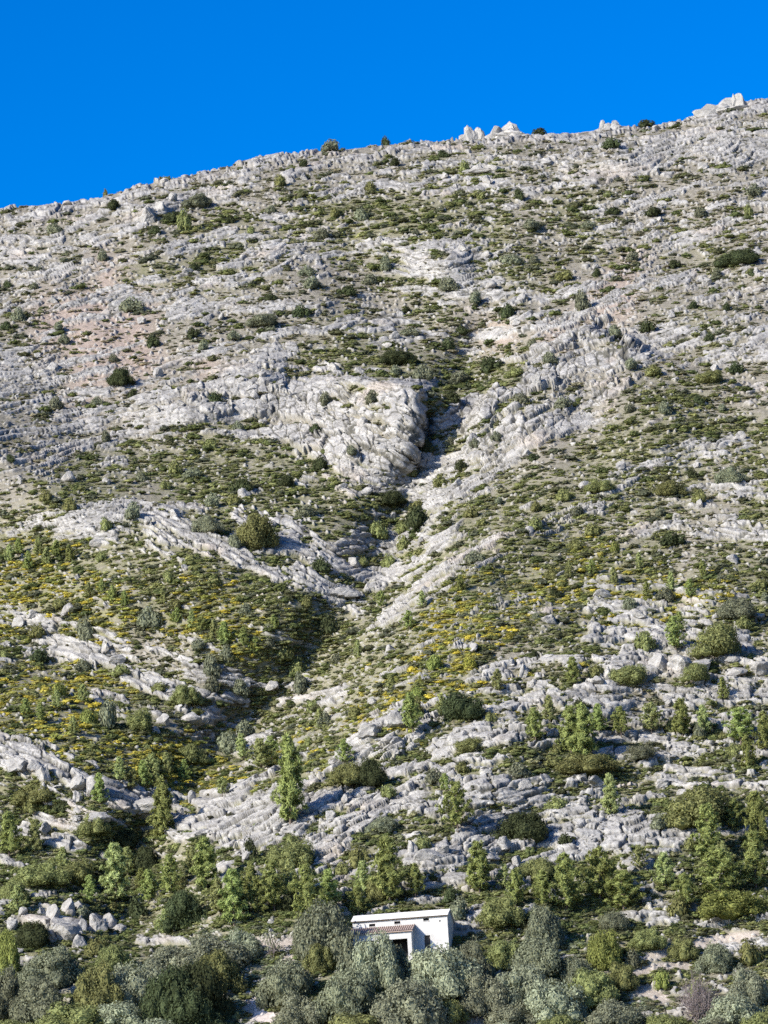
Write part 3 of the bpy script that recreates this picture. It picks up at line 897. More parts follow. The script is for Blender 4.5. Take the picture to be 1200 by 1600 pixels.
# the silver-leaved belt round the hut and the holm oaks at the foot
BELT = [(505, 1462, 92, 84, 'grey'), (592, 1506, 74, 80, 'silver'), (626, 1506, 34, 44, 'grey'), (690, 1525, 120, 76, 'silver'), (640, 1575, 110, 70, 'silver'), (545, 1560, 86, 70, 'grey'), (740, 1510, 56, 60, 'grey'),
        (760, 1560, 84, 56, 'silver'), (450, 1540, 80, 64, 'grey'), (470, 1585, 80, 44, 'silver'), (270, 1572, 84, 84, 'dark'), (318, 1558, 80, 88, 'dark'), (300, 1590, 80, 60, 'dark'), (215, 1545, 100, 64, 'silver'), (330, 1498, 120, 56, 'silver'),
        (265, 1505, 80, 44, 'silver'), (380, 1480, 60, 40, 'silver'), (150, 1560, 80, 70, 'olive'), (85, 1520, 100, 56, 'grey'), (60, 1570, 90, 64, 'grey'), (10, 1560, 70, 70, 'grey'),
        (190, 1590, 90, 40, 'silver'), (12, 1500, 50, 70, 'light'), (345, 1525, 70, 56, 'olive'), (120, 1600, 110, 44, 'olive'), (840, 1500, 80, 56, 'grey'), (820, 1545, 90, 60, 'silver'),
        (870, 1570, 100, 60, 'silver'), (930, 1550, 80, 50, 'olive'), (945, 1488, 56, 54, 'light'), (790, 1495, 60, 40, 'olive'), (960, 1590, 90, 40, 'silver'), (700, 1585, 60, 34, 'olive'),
        (1150, 1585, 90, 50, 'silver'), (1170, 1545, 60, 50, 'silver'), (1040, 1600, 70, 24, 'olive'), (850, 1455, 60, 60, 'grey'), (800, 1590, 80, 34, 'silver'), (975, 1530, 50, 36, 'olive'),
        (880, 1615, 90, 40, 'olive'), (250, 1620, 120, 40, 'silver'), (560, 1615, 110, 40, 'olive'), (20, 1620, 100, 40, 'olive'), (1110, 1625, 110, 40, 'grey'), (900, 1520, 50, 40, 'grey'),
        (410, 1620, 70, 30, 'silver'), (1190, 1610, 60, 44, 'olive'), (770, 1625, 100, 36, 'silver'), (500, 1500, 50, 40, 'olive'), (545, 1500, 36, 50, 'grey')]
for a in BELT:
    a = (a[0], a[1], a[2] * 1.28, a[3] * 1.15, a[4])
    o = shrub(*a)
    THINGS[-1] = (o, 'olive bush' if a[4] == 'silver' else 'bush', *THINGS[-1][2:])
    o.name = 'olive_bush' if a[4] == 'silver' else 'bush'

# further shrubs up to about three hundred of the kind, larger than the carpet round them
need = 300 - sum(1 for t in THINGS if t[1] == 'shrub')
u, v = scatter(4000, 190, 1430, 5, 1195)
ok = (samp(cover, u, v) - samp(UN, u, v) < .02) & (samp(dirt, u, v) < .2)
u, v = u[ok], v[ok]; taken = [(t[3], t[4]) for t in THINGS]
for a, b, t in zip(u, v, tone_at(u, v)):
    if need <= 0: break
    if min((a - x) ** 2 + ((b - y) * 1.6) ** 2 for x, y in taken) < 30 ** 2: continue
    w = random.uniform(20, 34) * (.8 + .4 * b / 1400)
    shrub(a, b, w, w * random.uniform(.5, .75), {'s': random.choice(('grey', 'dark', 'dark')), 'p': 'grey', 'g': random.choice(('olive', 'grey', 'olive')), 'y': random.choice(('olive', 'light', 'gorse')),
                                                 'd': random.choice(('dark', 'olive')), 'o': 'silver'}[t])
    taken.append((a, b)); need -= 1

# pines ---------------------------------------------------------------------------------------------------------
rngP = np.random.default_rng(7)
PINES = []
for k, (lv, ft, st_) in enumerate(((9, .30, .10), (10, .26, .08), (8, .36, .12), (11, .24, .06), (8, .42, .16), (9, .33, .1))):
    tr, cr = pine_geo(rngP, lv, ft, st_)
    PINES.append((tr.mesh('pine_trunk', M_bark, True), {'green': cr.mesh('pine_crown', M_pine), 'pale': cr.mesh('pine_crown_pale', M_pine_pale)}, ft))


def pine(u, base, h, w, tone='green'):
    p = on_hill(np.array([float(u)]), np.array([float(base)]))[0]; s = p[1] / F
    w *= 1.15; ratio = w / h
    k = min(range(len(PINES)), key=lambda i: abs(PINES[i][2] * 2.1 - ratio) + random.random() * .12)
    tr, cr, ft = PINES[k]
    e_ = bpy.data.objects.new('pine_tree', None); e_.empty_display_size = .5; COL.objects.link(e_)
    H = h * s * 1.04
    e_.location = p; e_.rotation_euler = (0, 0, random.uniform(0, 6.28))
    kx = np.clip(ratio / (ft * 2.15), .75, 1.5)
    e_.scale = (H * kx, H * kx, H)
    link('trunk', tr, None, e_); link('crown', cr[tone], None, e_)
    THINGS.append((e_, 'pine', tone, u, base - h / 2, h))
    return e_


for a in [(300, 985, 30, 18, 'pale'), (335, 1000, 32, 20, 'pale'), (382, 1012, 30, 18), (412, 1034, 28, 18, 'pale'), (428, 985, 24, 16), (255, 945, 26, 16, 'pale'), (15, 880, 28, 16, 'pale'),
          (45, 892, 30, 18), (75, 886, 30, 18, 'pale'), (108, 880, 28, 16), (140, 936, 26, 16, 'pale'), (195, 950, 26, 16), (185, 1226, 38, 24, 'pale'), (225, 1232, 42, 26), (262, 1214, 36, 24, 'pale'),
          (290, 1222, 34, 22), (115, 1150, 30, 20, 'pale'), (65, 1130, 30, 20), (890, 905, 28, 18, 'pale'), (925, 900, 26, 18), (960, 915, 28, 18, 'pale'), (1050, 925, 30, 18, 'pale'), (1100, 905, 28, 18),
          (1012, 935, 26, 16), (780, 1085, 34, 22, 'pale'), (860, 1130, 40, 24, 'pale'), (935, 1150, 44, 26), (1100, 1150, 46, 28, 'pale'), (690, 1120, 34, 22, 'pale'), (1130, 1100, 36, 22),
          (380, 1188, 40, 26, 'pale'), (660, 950, 26, 16, 'pale'), (720, 925, 26, 18), (560, 1030, 28, 18, 'pale'), (610, 1085, 30, 20, 'pale'), (500, 1140, 32, 22, 'pale'),
          (200, 1372, 44, 30, 'pale'), (232, 1412, 50, 34), (300, 1372, 46, 30, 'pale'), (345, 1432, 56, 36, 'pale'), (395, 1404, 54, 34), (455, 1404, 58, 36, 'pale'), (515, 1424, 60, 38),
          (290, 1450, 40, 30, 'pale'), (140, 1412, 42, 28), (30, 1430, 44, 30, 'pale'), (570, 1404, 52, 34, 'pale'), (650, 1410, 50, 36), (560, 1432, 44, 34), (100, 1362, 36, 24, 'pale'),
          (1040, 1392, 56, 40, 'pale'), (1072, 1422, 54, 44), (1000, 1362, 40, 28, 'pale'), (850, 1420, 56, 40), (1130, 1372, 54, 38, 'pale'), (790, 1392, 40, 30, 'pale'), (350, 1252, 30, 24, 'pale'),
          (836, 1160, 50, 34), (893, 1180, 74, 36), (912, 1188, 84, 38), (970, 1158, 46, 36), (1018, 1150, 48, 44, 'pale'), (1067, 1152, 58, 28), (1158, 1165, 56, 62), (1168, 1202, 50, 28),
          (955, 1278, 64, 28, 'pale'), (896, 1072, 44, 24), (1057, 1020, 52, 36), (1108, 1345, 84, 56), (1148, 1300, 50, 40), (1183, 1325, 84, 46), (1182, 1388, 84, 40), (1125, 1405, 74, 96),
          (885, 1425, 86, 56), (938, 1412, 84, 66), (975, 1425, 62, 84), (750, 1396, 78, 38), (610, 1415, 98, 52), (715, 1306, 76, 56), (455, 1292, 132, 44), (646, 1152, 60, 36),
          (254, 1312, 92, 36), (157, 1258, 48, 28), (14, 1342, 66, 40), (55, 1336, 52, 26, 'pale'), (182, 1412, 90, 48, 'pale'), (268, 1402, 64, 42), (222, 1390, 32, 22), (323, 1392, 80, 46),
          (260, 1466, 42, 36, 'pale'), (366, 1446, 84, 46), (430, 1425, 76, 50), (405, 1432, 60, 40), (483, 1446, 90, 62), (240, 1226, 46, 36, 'pale'), (205, 1238, 36, 30, 'pale'), (352, 1008, 36, 24),
          (315, 992, 28, 28), (277, 976, 26, 20), (176, 942, 26, 18), (400, 1024, 28, 24), (596, 952, 28, 20), (408, 1206, 50, 48, 'pale'), (425, 1192, 40, 34), (1065, 992, 30, 22),
          (540, 1200, 40, 30), (1196, 1180, 60, 36), (806, 1420, 56, 36), (697, 1240, 30, 22), (30, 868, 26, 18), (60, 870, 30, 20, 'pale'), (90, 872, 26, 18), (160, 930, 24, 18), (1000, 890, 26, 18, 'pale'),
          (1080, 935, 30, 20), (640, 985, 30, 24), (130, 1100, 30, 22, 'pale'), (40, 1120, 28, 22), (90, 1110, 30, 22, 'pale')]:
    pine(*a)

# boulders and crags -------------------------------------------------------------------------------------------
rngB = np.random.default_rng(31)
BOULD = [boulder_geo(rngB, 3, int(rngB.integers(7, 11)), float(rngB.uniform(.75, 1.1)), .06).mesh('boulder', M_boulder) for _ in range(9)]


def boulder(u, v, w, h, what='boulder'):
    base = v + h * .5
    p = on_hill(np.array([float(u)]), np.array([float(base)]))[0]; s = p[1] / F
    o = link('boulder', random.choice(BOULD))
    o.location = (p[0], p[1], p[2] + h * s * .24); o.rotation_euler = (random.uniform(-.25, .25), random.uniform(-.25, .25), random.uniform(0, 6.28))
    k = .56 * w * s
    o.scale = (k, k, .6 * h * s)
    THINGS.append((o, what, 'stone', u, v, max(w, h)))


for a in [(108, 1412, 24, 30), (66, 1427, 13, 20), (85, 1428, 24, 26), (98, 1452, 44, 34), (125, 1468, 26, 30), (150, 1441, 28, 28), (172, 1433, 20, 32), (189, 1448, 28, 16), (20, 1445, 18, 22),
          (38, 1434, 16, 12), (30, 1484, 18, 13), (128, 1446, 14, 22), (78, 1462, 28, 20), (122, 1414, 26, 16), (1030, 1033, 30, 24), (1060, 1039, 38, 24), (1096, 1036, 44, 26), (966, 1046, 22, 20),
          (949, 1048, 20, 20), (1035, 1220, 30, 16), (300, 1246, 14, 18), (300, 1124, 32, 18), (245, 1140, 14, 12), (165, 1012, 14, 20), (50, 1030, 20, 12), (30, 1195, 40, 24), (70, 1205, 30, 26),
          (55, 1195, 26, 24), (120, 1222, 34, 24), (145, 1230, 26, 26), (215, 1258, 50, 22), (125, 1263, 20, 12), (124, 1278, 22, 12), (155, 1278, 36, 14), (765, 1335, 30, 14), (670, 1340, 34, 20),
          (690, 1330, 24, 20), (875, 1345, 30, 14), (1185, 960, 24, 16), (1190, 1040, 40, 22), (1150, 1052, 30, 14), (740, 1010, 24, 14), (860, 965, 34, 14), (1000, 965, 26, 14), (535, 928, 46, 18),
          (620, 1120, 40, 30), (580, 1140, 44, 26), (850, 1215, 24, 14), (930, 1222, 30, 12), (250, 320, 20, 18), (230, 335, 24, 22), (270, 310, 16, 14)]:
    boulder(*a)
for a in (60, 110, 205, 255, 300, 345, 395, 430, 470, 560, 610, 640, 690, 830, 870, 1020, 1050, 1085, 1180):
    w = random.uniform(8, 17); boulder(a + random.uniform(-12, 12), skyline(a) + random.uniform(1, 5), w, w * random.uniform(.4, .7))
u, v = scatter(6000, 260, 1400, 5, 1195)
ok = np.abs(samp(cover, u, v) - samp(UN, u, v)) < .10
u, v = u[ok], v[ok]; n_b = 0; taken = []
for a, b in zip(u, v):
    if n_b >= 130: break
    if taken and min((a - x) ** 2 + (b - y) ** 2 for x, y in taken) < 26 ** 2: continue
    w = random.uniform(11, 20) * (.8 + .45 * b / 1400); boulder(a, b, w, w * random.uniform(.6, .95)); taken.append((a, b)); n_b += 1

for (uu, vb, w, h, teeth, lab) in [
    (737, 212, 40, 30, [(-.05, 1.0, .55), (-.5, .55, .4), (.5, .7, .4)], 'pale pointed rock outcrop on the skyline, beside a lower rounded crag'),
    (786, 212, 54, 28, [(.3, .9, .62), (-.4, .72, .55)], 'pale rounded rock crag on the skyline just right of the pointed outcrop'),
    (953, 206, 40, 20, [(-.6, 1.0, .24), (-.15, .7, .3), (.4, .72, .5)], 'white notched rock outcrop on the skyline with one thin upright tooth'),
    (1132, 176, 76, 32, [(.62, 1.0, .4), (.1, .62, .55), (-.6, .5, .5)], 'large pale rock crag at the highest part of the skyline'),
    (1000 + 100, 262, 34, 14, [(0, .9, .5)], 'low white ledge rock below the highest skyline crag'),
    (755, 268, 50, 18, [(-.3, .9, .5), (.5, .8, .4)], 'pale humped rock below the pointed skyline outcrop')]:
    p = on_hill(np.array([float(uu)]), np.array([float(max(vb, skyline(uu) + 2))]))[0]; s = p[1] / F
    o = link('rock_outcrop', outcrop_geo(rngB, teeth).mesh('rock_outcrop', M_boulder))
    k = .5 * w * s
    o.location = p + np.array([0, 0, -.1]); o.scale = (k, k, h * s * .78)
    tag(o, lab, 'rock')

# ------------------------------------------------------------------ the white hut
M_white = plain('lime_wash', (.54, .525, .495), .85, .14, .7)
M_grey = plain('grey_mortar', (.36, .35, .34), .9, .15, 2)
M_tile = plain('terracotta_tiles', (.36, .275, .225), .85, .25, 4)
M_pale = plain('pale_roof_sheet', (.62, .60, .57), .8, .1, 1)
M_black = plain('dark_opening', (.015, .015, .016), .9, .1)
M_wood = plain('old_timber', (.10, .08, .06), .8, .2)


def boxv(g, x0, x1, y0, y1, z0, z1):
    V = np.array([[x, y, z] for z in (z0, z1) for y in (y0, y1) for x in (x0, x1)], float)
    g.add(V, [[0, 2, 3, 1], [4, 5, 7, 6], [0, 1, 5, 4], [2, 6, 7, 3], [0, 4, 6, 2], [1, 3, 7, 5]])


def prism(g, prof, x0, x1):
    """profile in (y, z), extruded along x"""
    n = len(prof); V = np.array([[x0, *p] for p in prof] + [[x1, *p] for p in prof], float)
    for i in range(n):
        j = (i + 1) % n; g.add(V[[i, j, j + n, i + n]], [[0, 1, 2, 3]])
    g.add(V[:n][::-1], [list(range(n))]); g.add(V[n:], [list(range(n))])


Rh = float(on_hill(np.array([660.]), np.array([1492.]))[0][1]) - 1.2
hx, hz = ray(701.5, 1477.0)
hut = bpy.data.objects.new('hut', None); COL.objects.link(hut)
hut.location = (hx * Rh, Rh, hz * Rh)
TH = rad(8.5)
hut.rotation_euler = (0, 0, -TH)
# local frame: x along the front (0 at the near right corner, negative to the left), y into the hill, z up
W_, D_, H_ = 9.55, 4.9, 3.05
op = [(-7.9, .62, 2.42), (-5.35, .62, 2.50), (-2.42, .58, 2.60)]           # window: left x, width, bottom z
g = Geo()
xs = [-W_] + [q_ for (a, w_, b) in op for q_ in (a, a + w_)] + [0]
t_ = .35
for i in range(len(xs) - 1):                                                 # front wall in piers round the openings
    if i % 2 == 0:
        boxv(g, xs[i], xs[i + 1], 0, t_, -1.5, H_)
    else:
        a, w_, b = op[i // 2]
        if i // 2 == 2:                                                      # a doorway below the third window
            boxv(g, xs[i], xs[i + 1], 0, t_, 1.15, b)
        else:
            boxv(g, xs[i], xs[i + 1], 0, t_, -1.5, b)
        boxv(g, xs[i], xs[i + 1], 0, t_, b + .27, H_)
ridge_y, ridge_z = 1.7, 3.62
back_z = 2.35
prism(g, [(t_, -1.5), (D_, -1.5), (D_, back_z), (ridge_y, ridge_z), (t_, H_ + .1)], -.3, -.003)
prism(g, [(t_, -1.5), (D_, -1.5), (D_, back_z), (ridge_y, ridge_z), (t_, H_ + .1)], -W_ + .003, -W_ + .3)
boxv(g, -W_ + .3, -.3, D_ - .3, D_, -1.5, back_z)
boxv(g, -W_ + .3, -.3, 1.4, 1.45, -1.5, H_ - .1)                             # inner partition: keeps the rooms dark
link('wall', g.mesh('hut_wall', M_white), None, hut)
g = Geo()
th = .09
prism(g, [(-.22, H_ - .02), (-.22, H_ + .07), (ridge_y, ridge_z + .16), (ridge_y, ridge_z + .06)], -W_ - .12, .12)
prism(g, [(ridge_y + .003, ridge_z + .06), (ridge_y + .003, ridge_z + .16), (D_ + .25, back_z + .12), (D_ + .25, back_z + .02)], -W_ - .12, .12)
link('roof', g.mesh('hut_roof', M_pale), None, hut)
g = Geo(); boxv(g, -W_ - .10, .10, -.19, -.02, H_ - .10, H_ - .022)
link('fascia', g.mesh('hut_fascia', M_wood), None, hut)
for (a, w_, b) in op:
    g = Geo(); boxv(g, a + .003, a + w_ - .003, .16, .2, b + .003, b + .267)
    win = link('window', g.mesh('window_pane', M_black), None, hut)
    g = Geo(); boxv(g, a - .04, a + w_ + .04, -.05, .15, b - .05, b - .002)
    link('sill', g.mesh('window_sill', M_white), None, win)
g = Geo(); boxv(g, -2.42 + .003, -1.84 - .003, .2, .24, -1.4, 1.147)
link('door', g.mesh('hut_door', M_wood), None, hut)
g = Geo(); boxv(g, -.85, -.68, -.02, .002, 2.42, 2.54)
link('vent', g.mesh('hut_vent', M_black), None, hut)
g = Geo(); boxv(g, -.09, .003, -.012, -.001, -1.4, H_ - .11)
link('corner_board', g.mesh('hut_corner', M_white), None, hut)
# porch along the left two thirds
PX0, PX1, PD = -W_ + .05, -3.45, 1.75
g = Geo(); boxv(g, -9.0, -3.85, -.06, -.002, -1.4, 1.45)  # black panel on the wall, put in for the shade under the porch
link('porch_shade_panel', g.mesh('porch_shade_panel', M_black), None, hut)
g = Geo(); prism(g, [(-PD - .2, 1.52), (-PD - .2, 1.62), (-.003, 2.30), (-.003, 2.18)], PX0 - .2, PX1 + .15)
for k in range(30):                                                          # rows of roman tiles
    x = PX0 - .1 + k * (PX1 - PX0 + .2) / 29
    tube(g, (x, -PD - .22, 1.62), (x, -.02, 2.30), .075, .075, 6)
porch = link('porch_roof', g.mesh('porch_roof', M_tile), None, hut)
g = Geo(); boxv(g, PX0, PX1, -PD, -PD + .3, .84, 1.50)
link('porch_beam', g.mesh('porch_beam', M_white), None, hut)
for x0, x1 in ((PX1 - .42, PX1 - .003), (PX0 + .003, PX0 + .42), (-6.9, -6.55)):
    g = Geo(); boxv(g, x0, x1, -PD + .003, -PD + .36, -1.5, .838); link('porch_pillar', g.mesh('porch_pillar', M_white), None, hut)
g = Geo(); prism(g, [(-PD + .36, -1.5), (-.003, -1.5), (-.003, 2.14), (-PD + .36, 1.56)], PX1 - .32, PX1 - .02)
link('porch_end_wall', g.mesh('porch_end', M_white), None, hut)
tag(hut, 'small white hut with tiled porch and three little windows at the foot of the slope', 'hut')

# dry stone terrace walls, the pale track, bare bushes, a bent post ---------------------------------------------
def dry_wall(u0, v0, u1, v1, h, label):
    g = Geo(); a = on_hill(np.array([u0, u1], float), np.array([v0, v1], float)); s = a[0][1] / F
    L = np.linalg.norm(a[1] - a[0]); nx_ = int(L / .42); rows = max(2, int(h * s / .26))
    dr_ = (a[1] - a[0]) / L
    for r_ in range(rows):
        for i in range(nx_):
            c = a[0] + dr_ * ((i + .5 * (r_ % 2) + .5) * L / nx_) + np.array([0, r_ * .02, r_ * .25 + .05]) + rngB.normal(size=3) * .03
            V, Fa, _ = STONES[int(rngB.integers(0, len(STONES)))]
            g.add(c - a[0] + V * np.array([.27, .24, .17]) * rngB.uniform(.85, 1.2), Fa.reshape(-1, 3))
    o = link('stone_wall', g.mesh('dry_stone_wall', M_stone)); o.location = a[0]
    tag(o, label, 'wall')


dry_wall(398, 1494, 460, 1488, 12, 'low dry stone terrace wall left of the white hut, behind a bare grey tree')
dry_wall(394, 1540, 420, 1534, 12, 'short broken dry stone wall beside the pale track below the terrace')
pu = np.linspace(0, 1, 26); pv = np.linspace(0, 1, 14)
PU, PV = np.meshgrid(pu, pv)
cx = 408 - 6 * PV + 10 * np.sin(PV * 3); wd = 26 + 6 * np.sin(PV * 7 + 1)
pos = on_hill(cx + (PU - .5) * 2 * wd * (.75 + .25 * np.sin(PU * 9 + PV * 5)), 1546 + PV * 58)
i = np.arange(PU.size).reshape(PU.shape)
pm = mesh_from('path', pos.reshape(-1, 3) + np.array([0, -.05, .07]), np.stack([i[:-1, :-1], i[1:, :-1], i[1:, 1:], i[:-1, 1:]], -1).reshape(-1), 4, True)
tag(link('path', pm, plain('pale_track', (.50, .44, .40), .9, .2, 1.5)), kind='structure')


def twiggy(rng, nb_, depth=4, spread=.6):
    g = Geo()
    def grow(p, d, L, r, k):
        q_ = p + d * L; tube(g, p, q_, r, r * .65, 4 if k else 5)
        if k >= depth: return
        for _ in range(3 if k < 2 else 2):
            grow(q_ if rng.random() < .7 else p + d * L * .7, unit(d + rng.normal(size=3) * spread + np.array([0, 0, .12])), L * rng.uniform(.62, .85), r * .62, k + 1)
    for _ in range(nb_):
        grow(np.array([0, 0, -.05]) + rng.normal(size=3) * .05, unit(rng.normal(size=3) * np.array([.8, .8, .2]) + np.array([0, 0, .8])), .32, .018, 0)
    return g


def bare(u, base, w, h, nb_, label, leaves=None):
    p = on_hill(np.array([float(u)]), np.array([float(base)]))[0]; s = p[1] / F
    e_ = bpy.data.objects.new('bare_bush', None); COL.objects.link(e_); e_.location = p; e_.scale = (.5 * w * s, .5 * w * s, h * s * .9)
    link('branches', twiggy(np.random.default_rng(u), nb_).mesh('bare_branches', M_twig), None, e_)
    if leaves:
        rng = np.random.default_rng(u + 1); n = 240
        c = np.stack([rng.normal(size=n) * .45, rng.normal(size=n) * .45, rng.uniform(.45, 1.1, n)], 1)
        gg = Geo(); gg.add(*leaf_quads(rng, c, rng.normal(size=(n, 3)), .07, .04)); link('foliage', gg.mesh('thin_foliage', M_leaf[leaves]), None, e_)
    tag(e_, label, 'bush')


bare(1092, 1592, 104, 86, 30, 'leafless purple grey bush with fine twigs low on the slope beside a small green shrub')
bare(425, 1502, 46, 46, 5, 'thin grey tree with sparse leaves before the terrace wall left of the hut', 'silver')
bare(555, 1520, 40, 66, 9, 'dry twiggy grey bush at the left end of the white hut', 'grey')
g = Geo()
pp = on_hill(np.array([1043.]), np.array([1612.]))[0]
pts = [(0, 0, -.3), (.02, 0, 1.2), (-.03, 0, 2.2), (-.22, 0, 2.55), (-.62, 0, 2.62)]
for a, b in zip(pts[:-1], pts[1:]): tube(g, a, b, .055, .05, 8)
o = link('bent_post', g.mesh('bent_post', M_black, True)); o.location = pp
tag(o, 'thin dark bent post standing among bushes in front of the leafless purple bush', 'post')

# ------------------------------------------------------------------ labels
TONE_W = {'dark': 'dark green', 'grey': 'grey green', 'olive': 'olive green', 'light': 'bright green', 'silver': 'silver grey', 'gorse': 'yellow green', 'green': 'deep green', 'pale': 'pale green', 'stone': 'pale'}
MARKS = [  # (u, v, phrase)
    (120, 330, 'just below the left end of the skyline'), (300, 330, 'by the dark rocks under the left skyline'), (500, 260, 'under the skyline above the left slope'), (660, 240, 'on the crest left of the pointed outcrop'),
    (780, 260, 'below the pointed skyline outcrops'), (960, 240, 'near the notched skyline outcrop'), (1130, 230, 'below the highest crag'), (90, 440, 'on the stripy upper left slope'),
    (260, 430, 'above the pinkish bare ground'), (450, 360, 'on the green upper slope'), (640, 340, 'on the olive flank of the upper slope'), (830, 340, 'on the ledges of the upper right slope'),
    (1020, 350, 'among pale ledges high on the right'), (1160, 400, 'near the right edge high on the slope'), (60, 540, 'below the pinkish bare ground at left'), (220, 530, 'on the pinkish bare ground'),
    (480, 450, 'among the cluster of grey rocks in mid slope'), (690, 440, 'around the small crag above the gully'), (900, 460, 'above the tall right cliff'), (1080, 520, 'on the rocky shoulder right of the cliff'),
    (130, 640, 'on the stony slope left of the cliffs'), (360, 600, 'among the broken crags left of the gully'), (560, 660, 'on the left cliff face'), (700, 590, 'at the head of the gully'),
    (850, 610, 'on the tall right cliff'), (1100, 620, 'on the green band below the right cliff'), (90, 740, 'on the green shelf at left'), (350, 740, 'on the green shelf under the left cliff'),
    (600, 790, 'in the gully below the cliffs'), (830, 770, 'on the green spur below the right cliff'), (1080, 760, 'on the stony right flank'), (180, 810, 'on the pale rock band at left'),
    (400, 850, 'beside the long pale rock band'), (600, 890, 'in the narrow middle of the gully'), (780, 880, 'on the rock strip above the gorse'), (1000, 870, 'in the yellow gorse band at right'),
    (120, 910, 'in the gorse below the pale rock band'), (330, 960, 'among saplings on the left flank'), (500, 990, 'beside the gully bed'), (700, 990, 'on the spur under the gorse band'),
    (900, 970, 'on the pale ledges under the gorse band'), (1110, 970, 'right of the triangular blocks'), (60, 1080, 'in the golden gorse at left'), (200, 1060, 'on the bare left flank'),
    (360, 1080, 'on the stones beside the gully bed'), (580, 1110, 'on the pale rocks of the near spur'), (740, 1110, 'on the rocky knoll in mid slope'), (900, 1080, 'in the pale rocks above the pine row'),
    (1080, 1060, 'below the triangular blocks'), (120, 1190, 'above the rock band at lower left'), (300, 1190, 'at the gully mouth'), (460, 1220, 'around the tall single pine'), (640, 1220, 'on the pale slabs below the knoll'),
    (820, 1230, 'on the white rocks right of the knoll'), (960, 1180, 'by the row of small pines'), (1130, 1200, 'below the broad pine at right'), (60, 1300, 'beside the lower left rock band'), (220, 1330, 'in the dark hollow at lower left'),
    (380, 1340, 'on the slabs left of the tall pine'), (560, 1340, 'on the rocks above the hut'), (720, 1350, 'on the broken rocks above the hut roof'), (900, 1340, 'beside the big pine clump'), (1020, 1330, 'on the pale rocks right of the pine clump'),
    (1140, 1350, 'in the pine stand at right'), (90, 1440, 'around the white boulder pile'), (270, 1430, 'in the dark thicket left of the pines'), (430, 1420, 'in the pine group left of the hut'), (620, 1400, 'right behind the hut'),
    (790, 1440, 'right of the hut'), (960, 1440, 'below the big pine clump'), (1110, 1450, 'on the bright green bank at right'), (60, 1560, 'at the bottom left corner'), (220, 1540, 'left of the pale track'),
    (340, 1520, 'beside the pale track'), (480, 1540, 'right of the pale track'), (620, 1540, 'in front of the hut'), (740, 1560, 'below the hut to the right'), (880, 1540, 'right of the hut, in the belt'),
    (1020, 1540, 'around the bare clearing at right'), (1150, 1560, 'at the bottom right corner')]
ORD = ['', 'first', 'second', 'third', 'fourth', 'fifth', 'sixth', 'seventh', 'eighth', 'ninth', 'tenth', 'eleventh', 'twelfth']
NUMW = {2: 'two', 3: 'three', 4: 'four', 5: 'five', 6: 'six', 7: 'seven', 8: 'eight', 9: 'nine', 10: 'ten', 11: 'eleven', 12: 'twelve'}
GRP = {'shrub': 'shrubs on the hillside', 'olive bush': 'silver bushes at the foot of the slope', 'bush': 'large bushes at the foot of the slope', 'pine': 'young pines on the slope', 'boulder': 'boulders on the slope'}
CAT = {'shrub': 'shrub', 'olive bush': 'bush', 'bush': 'bush', 'pine': 'pine tree', 'boulder': 'boulder'}
bucket = {}
for t in THINGS:
    o, what, tone, u, v, size = t
    mk = min(MARKS, key=lambda q_: (q_[0] - u) ** 2 + ((q_[1] - v) * 1.3) ** 2)[2]
    if what == 'pine': sz = 'tall' if size > 78 else 'young' if size > 40 else 'tiny'
    elif what == 'boulder': sz = 'large' if size > 29 else 'small'
    else: sz = 'broad' if size > 56 else 'rounded' if size > 30 else 'small'
    nm = 'pine' if what == 'pine' else what
    bucket.setdefault(f'{sz} {TONE_W[tone]} {nm} {mk}', []).append((u, o, what))
for lab, rows in bucket.items():
    rows.sort(key=lambda r: r[0]); n = len(rows)
    for i, (u, o, what) in enumerate(rows):
        L = lab
        if n == 2: L = lab + (', the left one' if i == 0 else ', the right one')
        elif n > 2: L = lab + (', leftmost' if i == 0 else ', rightmost' if i == n - 1 else f', {ORD[min(i + 1, 12)]} from left')
        tag(o, L, CAT[what], GRP[what])

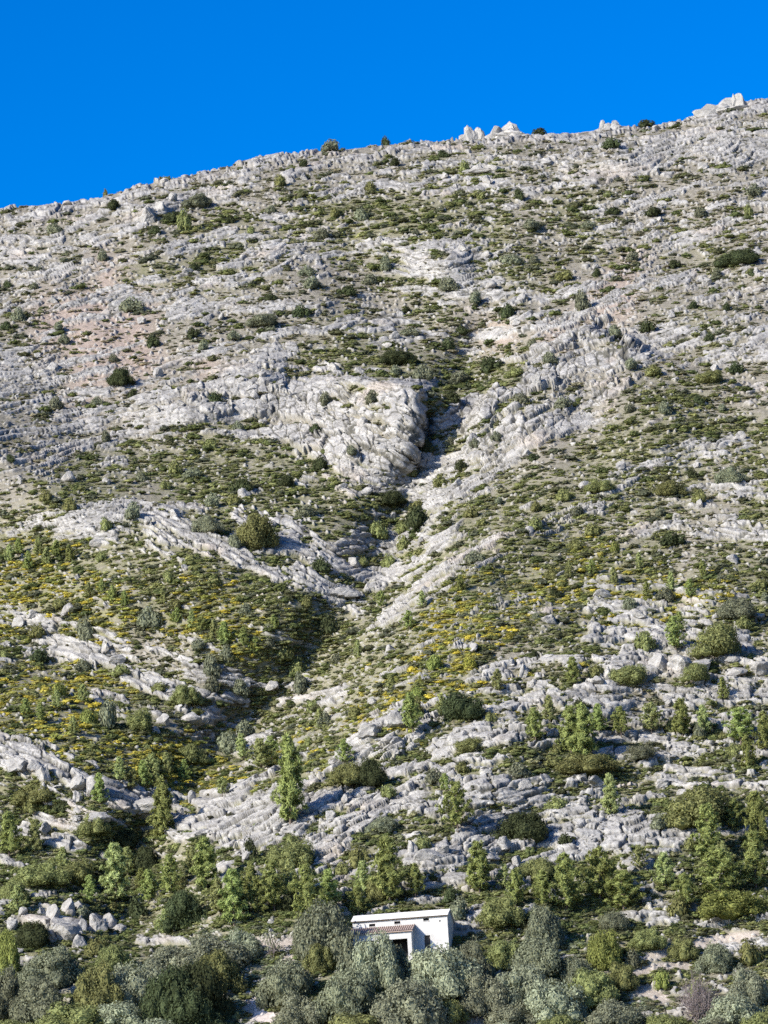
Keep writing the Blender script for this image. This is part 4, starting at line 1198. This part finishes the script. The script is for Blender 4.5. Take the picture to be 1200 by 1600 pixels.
# ------------------------------------------------------------------ light, sky, picture
EL, AZ = rad(29), rad(36)                      # sun height; bearing from due left towards the camera
sd = Vector((-math.cos(AZ) * math.cos(EL), -math.sin(AZ) * math.cos(EL), math.sin(EL)))
ld = bpy.data.lights.new('sun', 'SUN'); ld.energy = 4.6; ld.angle = rad(.53); ld.color = (1.0, .93, .815)
lo = bpy.data.objects.new('sun', ld); COL.objects.link(lo); lo.rotation_euler = sd.to_track_quat('Z', 'Y').to_euler()
wd = bpy.data.worlds.new('World'); SC.world = wd; wd.use_nodes = True
nt = wd.node_tree; nt.nodes.clear()
sky = nt.nodes.new('ShaderNodeTexSky'); sky.sky_type = 'NISHITA'; sky.sun_disc = False
sky.sun_elevation = EL; sky.sun_rotation = math.atan2(sd.x, sd.y)
sky.altitude = 100; sky.air_density = 1.0; sky.dust_density = 1.2; sky.ozone_density = 6.0
def scaled(sock, k):
    nd = nt.nodes.new('ShaderNodeVectorMath'); nd.operation = 'SCALE'; nd.inputs['Scale'].default_value = k
    nt.links.new(sock, nd.inputs[0]); return nd.outputs[0]
gm = nt.nodes.new('ShaderNodeGamma'); gm.inputs[1].default_value = 1.7
nt.links.new(scaled(sky.outputs[0], .25), gm.inputs[0])
hs = nt.nodes.new('ShaderNodeHueSaturation'); hs.inputs['Saturation'].default_value = 1.15
nt.links.new(gm.outputs[0], hs.inputs['Color'])
bg = nt.nodes.new('ShaderNodeBackground'); bg.inputs[1].default_value = .12
nt.links.new(scaled(hs.outputs[0], 3.35), bg.inputs[0])
wo = nt.nodes.new('ShaderNodeOutputWorld')
nt.links.new(bg.outputs[0], wo.inputs[0])
vs = SC.view_settings
vs.view_transform = 'Standard'; vs.look = 'None'; vs.exposure = 0.80; vs.gamma = 1; vs.use_curve_mapping = False
SC.render.engine = 'CYCLES'
SC.cycles.max_bounces = 4; SC.cycles.diffuse_bounces = 4; SC.cycles.transparent_max_bounces = 4
SC.cycles.use_denoising = False
print('scrub', N_SCRUB, 'things', len(THINGS), 'labels unique', len(set(o.get('label') for o, *_ in THINGS)))
